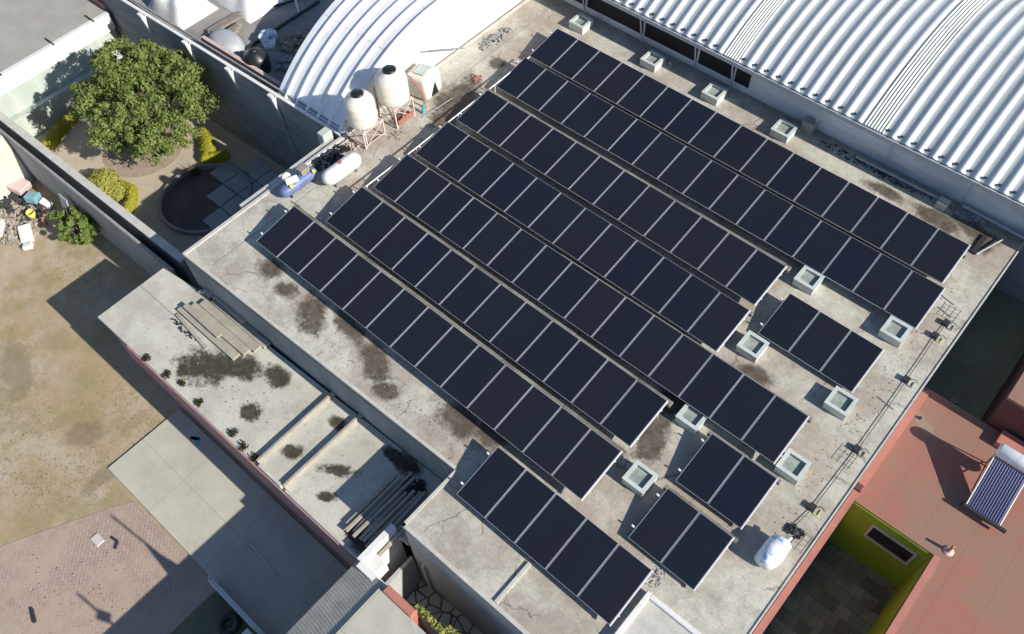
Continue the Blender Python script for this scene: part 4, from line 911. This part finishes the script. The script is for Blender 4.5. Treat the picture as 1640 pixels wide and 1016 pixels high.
tree('leafy_shrub',(-14.75,-6.25,G),(-14.75,-6.2,-3.75),(1.25,.78,.85),45,.085,'leaf2','bright green shrub growing against the long wall in the dirt lot','shrub',55,5,5)
def hedge(pts,wd,ht,mat,label,seed):
    t=thing('clipped_hedge',(pts[0][0],pts[0][1],G),label,'hedge'); m=MB(); core=MB(); q=random.Random(seed)
    for (a,b) in zip(pts,pts[1:]):
        L=math.hypot(b[0]-a[0],b[1]-a[1]); n=max(1,int(L/.10))
        for i in range(n):
            f=i/n; x=a[0]+(b[0]-a[0])*f; y=a[1]+(b[1]-a[1])*f; wv=a[2]+(b[2]-a[2])*f if len(a)>2 else wd
            leafblob(m,(x,y,G+ht*.5),(wv*.5,wv*.5,ht*.52),150,.036,seed*50+i,shell=.8)
            core.lathe([(0,ht*.9),(wv*.3,ht*.85),(wv*.44,ht*.5),(wv*.42,0)],(x,y,G),8)
    core.build('branches',mat,t); m.build('foliage',mat,t); return t
hedge([(-21.2,-2.4,.45),(-20.95,-3.2,.5),(-20.3,-4.4,.4)],.5,.6,'leaf_y','curved golden hedge between the tree and the white house',11)
hedge([(-15.75,.75,.35),(-15.2,.5,.62),(-14.55,.1,.72),(-14.35,-.2,.5),(-14.0,.25,.4),(-13.75,.62,.2)],.5,.5,'leaf_y','bright golden hedge with a pointed tail above the round bed',12)
hedge([(-16.0,-3.45,.3),(-15.35,-3.35,.5),(-14.85,-3.7,.48),(-14.45,-4.3,.4)],.45,.45,'leaf_y','small curved golden hedge beside the clipped bush',13)
hb=thing('clipped_bush',(-16.2,-4.0,G),'round olive green clipped bush by the long wall in the garden','bush')
MB().lathe([(0,.95),(.35,.88),(.55,.6),(.55,.2),(.3,0)],(-16.2,-4.0,G),12).build('branches','leaf_o',hb)
m=MB(); leafblob(m,(-16.2,-4.0,G+.55),(.68,.68,.55),2600,.05,99,shell=.88); leafblob(m,(-15.6,-3.9,G+.4),(.4,.4,.4),1100,.05,98,shell=.85); m.build('foliage','leaf_o',hb)
sp_=thing('spiky_plant',(-14.0,-.85,G),'small brownish spiky plant at the rim of the round bed','plant')
m=MB()
for i in range(60):
    a=rnd.uniform(0,6.28); L=rnd.uniform(.25,.55); p=Vector((-14.1,-1.0,G+.15)); e_=p+Vector((math.cos(a)*L,math.sin(a)*L,rnd.uniform(.1,.4))); n_=Vector((-math.sin(a),math.cos(a),0))*.02
    m.add([p-n_,p+n_,e_],[(0,1,2)])
m.build('leaves','weed',sp_)
# ================================================ RUBBISH HEAP (left)
debris('rubbish_heap',-17.9,-7.6,G,1.5,1.0,420,.16,'rubble','heap of mixed rubble and rags against the cream wall at the left edge','rubble')
debris('rubbish_heap',-18.4,-7.0,G,1.2,.7,90,.22,'steel_dark','dark scrap pieces spread through the rubbish heap','scrap')
RB=[((-19.2,-6.4,G+.35),(.9,.7,.3),.3,'cloth_pink','pink cloth','crumpled pinkish cloth bundle near the cream wall','cloth'),
((-18.1,-6.35,G+.32),(.55,.45,.35),.5,'cyan','cyan_box','light blue box on the rubbish heap','box'),
((-17.5,-6.15,G+.2),(.5,.3,.3),.2,'tarp_white','white_sheet','small white sheet beside the light blue box','sheet'),
((-16.75,-7.6,G+.15),(.9,.5,.2),-.4,'tarp_white','plastic_panel','white plastic panel at the lower edge of the rubbish heap','panel'),
((-17.9,-8.3,G+.2),(1.1,.7,.12),-.6,'tarp_white','white_sheet','large white sheet on the rubbish heap at the left edge','sheet'),
((-16.1,-7.9,G+.15),(.4,.3,.2),.9,'white_gas','washing_basin','small white basin lying on the dirt by the heap','basin')]
for c,sz,rz,mt,nm_,l,cat in RB:
    m=MB().obox(c,sz,rz,rnd.uniform(-.15,.15),rnd.uniform(-.15,.15)); q=random.Random(5)
    o=m.build(nm_.replace(' ','_'),mt); bv=o.modifiers.new('b','BEVEL'); bv.width=.05; bv.segments=2; tag(o,l,cat)
bk=thing('yellow_bucket',(-17.35,-6.9,G),'yellow bucket standing on the rubbish heap','bucket')
MB().lathe([(0,0),(.14,0),(.18,.34),(.165,.34),(.13,.03),(0,.03)],(-17.35,-6.9,G+.1),16).build('shell','yellow',bk)
rg=thing('red_bottle',(-16.7,-6.75,G),'small red plastic bottle beside the yellow bucket','bottle'); MB().lathe([(0,0),(.09,0),(.09,.22),(.03,.3),(.03,.34),(0,.34)],(-16.7,-6.75,G+.05),12).build('body','salmon',rg)
debris('stones',-8.5,-12.6,G,3.2,2.0,90,.045,'rubble','small stones scattered on the dirt lot','stones')
debris('clods',-2.6,-14.6,G+.01,2.2,1.8,110,.04,'rubble','crumbs of dirt scattered on the brick paving','dirt')
debris('roof_grit',2.5,-4.3,0,5.0,.35,150,.03,'coping_dark','grit scattered along the roof below the row of thirteen','grit')
debris('roof_grit',13.3,4.0,0,.35,6.0,150,.03,'coping_dark','grit scattered along the right roof edge','grit')
debris('roof_grit',-1.5,-6.9,AZ,5.0,1.0,110,.035,'coping_dark','grit scattered on the annex roof','grit')
# dry grass tufts in the lot
m=MB(); q=random.Random(21)
for i in range(5200):
    cx,cy_=q.choice([(-9.5,-11.8),(-7.5,-9.8),(-12.5,-10.5),(-10.5,-13.5),(-5.8,-11.8),(-5.5,-9.6),(-13.5,-7.4),(-7.2,-13.5)])
    x=cx+q.gauss(0,1.0);y=cy_+q.gauss(0,.55)
    if x>-5.35 and y>-11.5: continue
    if x>-4.4: continue
    p=Vector((x,y,G)); a=q.uniform(0,6.28); L=q.uniform(.03,.08); e_=p+Vector((math.cos(a)*L,math.sin(a)*L,q.uniform(.02,.06))); n_=Vector((-math.sin(a),math.cos(a),0))*.010
    m.add([p-n_,p+n_,e_],[(0,1,2)])
tag(m.build('dry_grass',leaf_mat('dry_grass_blades',(.34,.27,.10),(.42,.34,.15),(.25,.22,.08))),'thin dry grass scattered over the dirt lot','grass',kind='stuff')
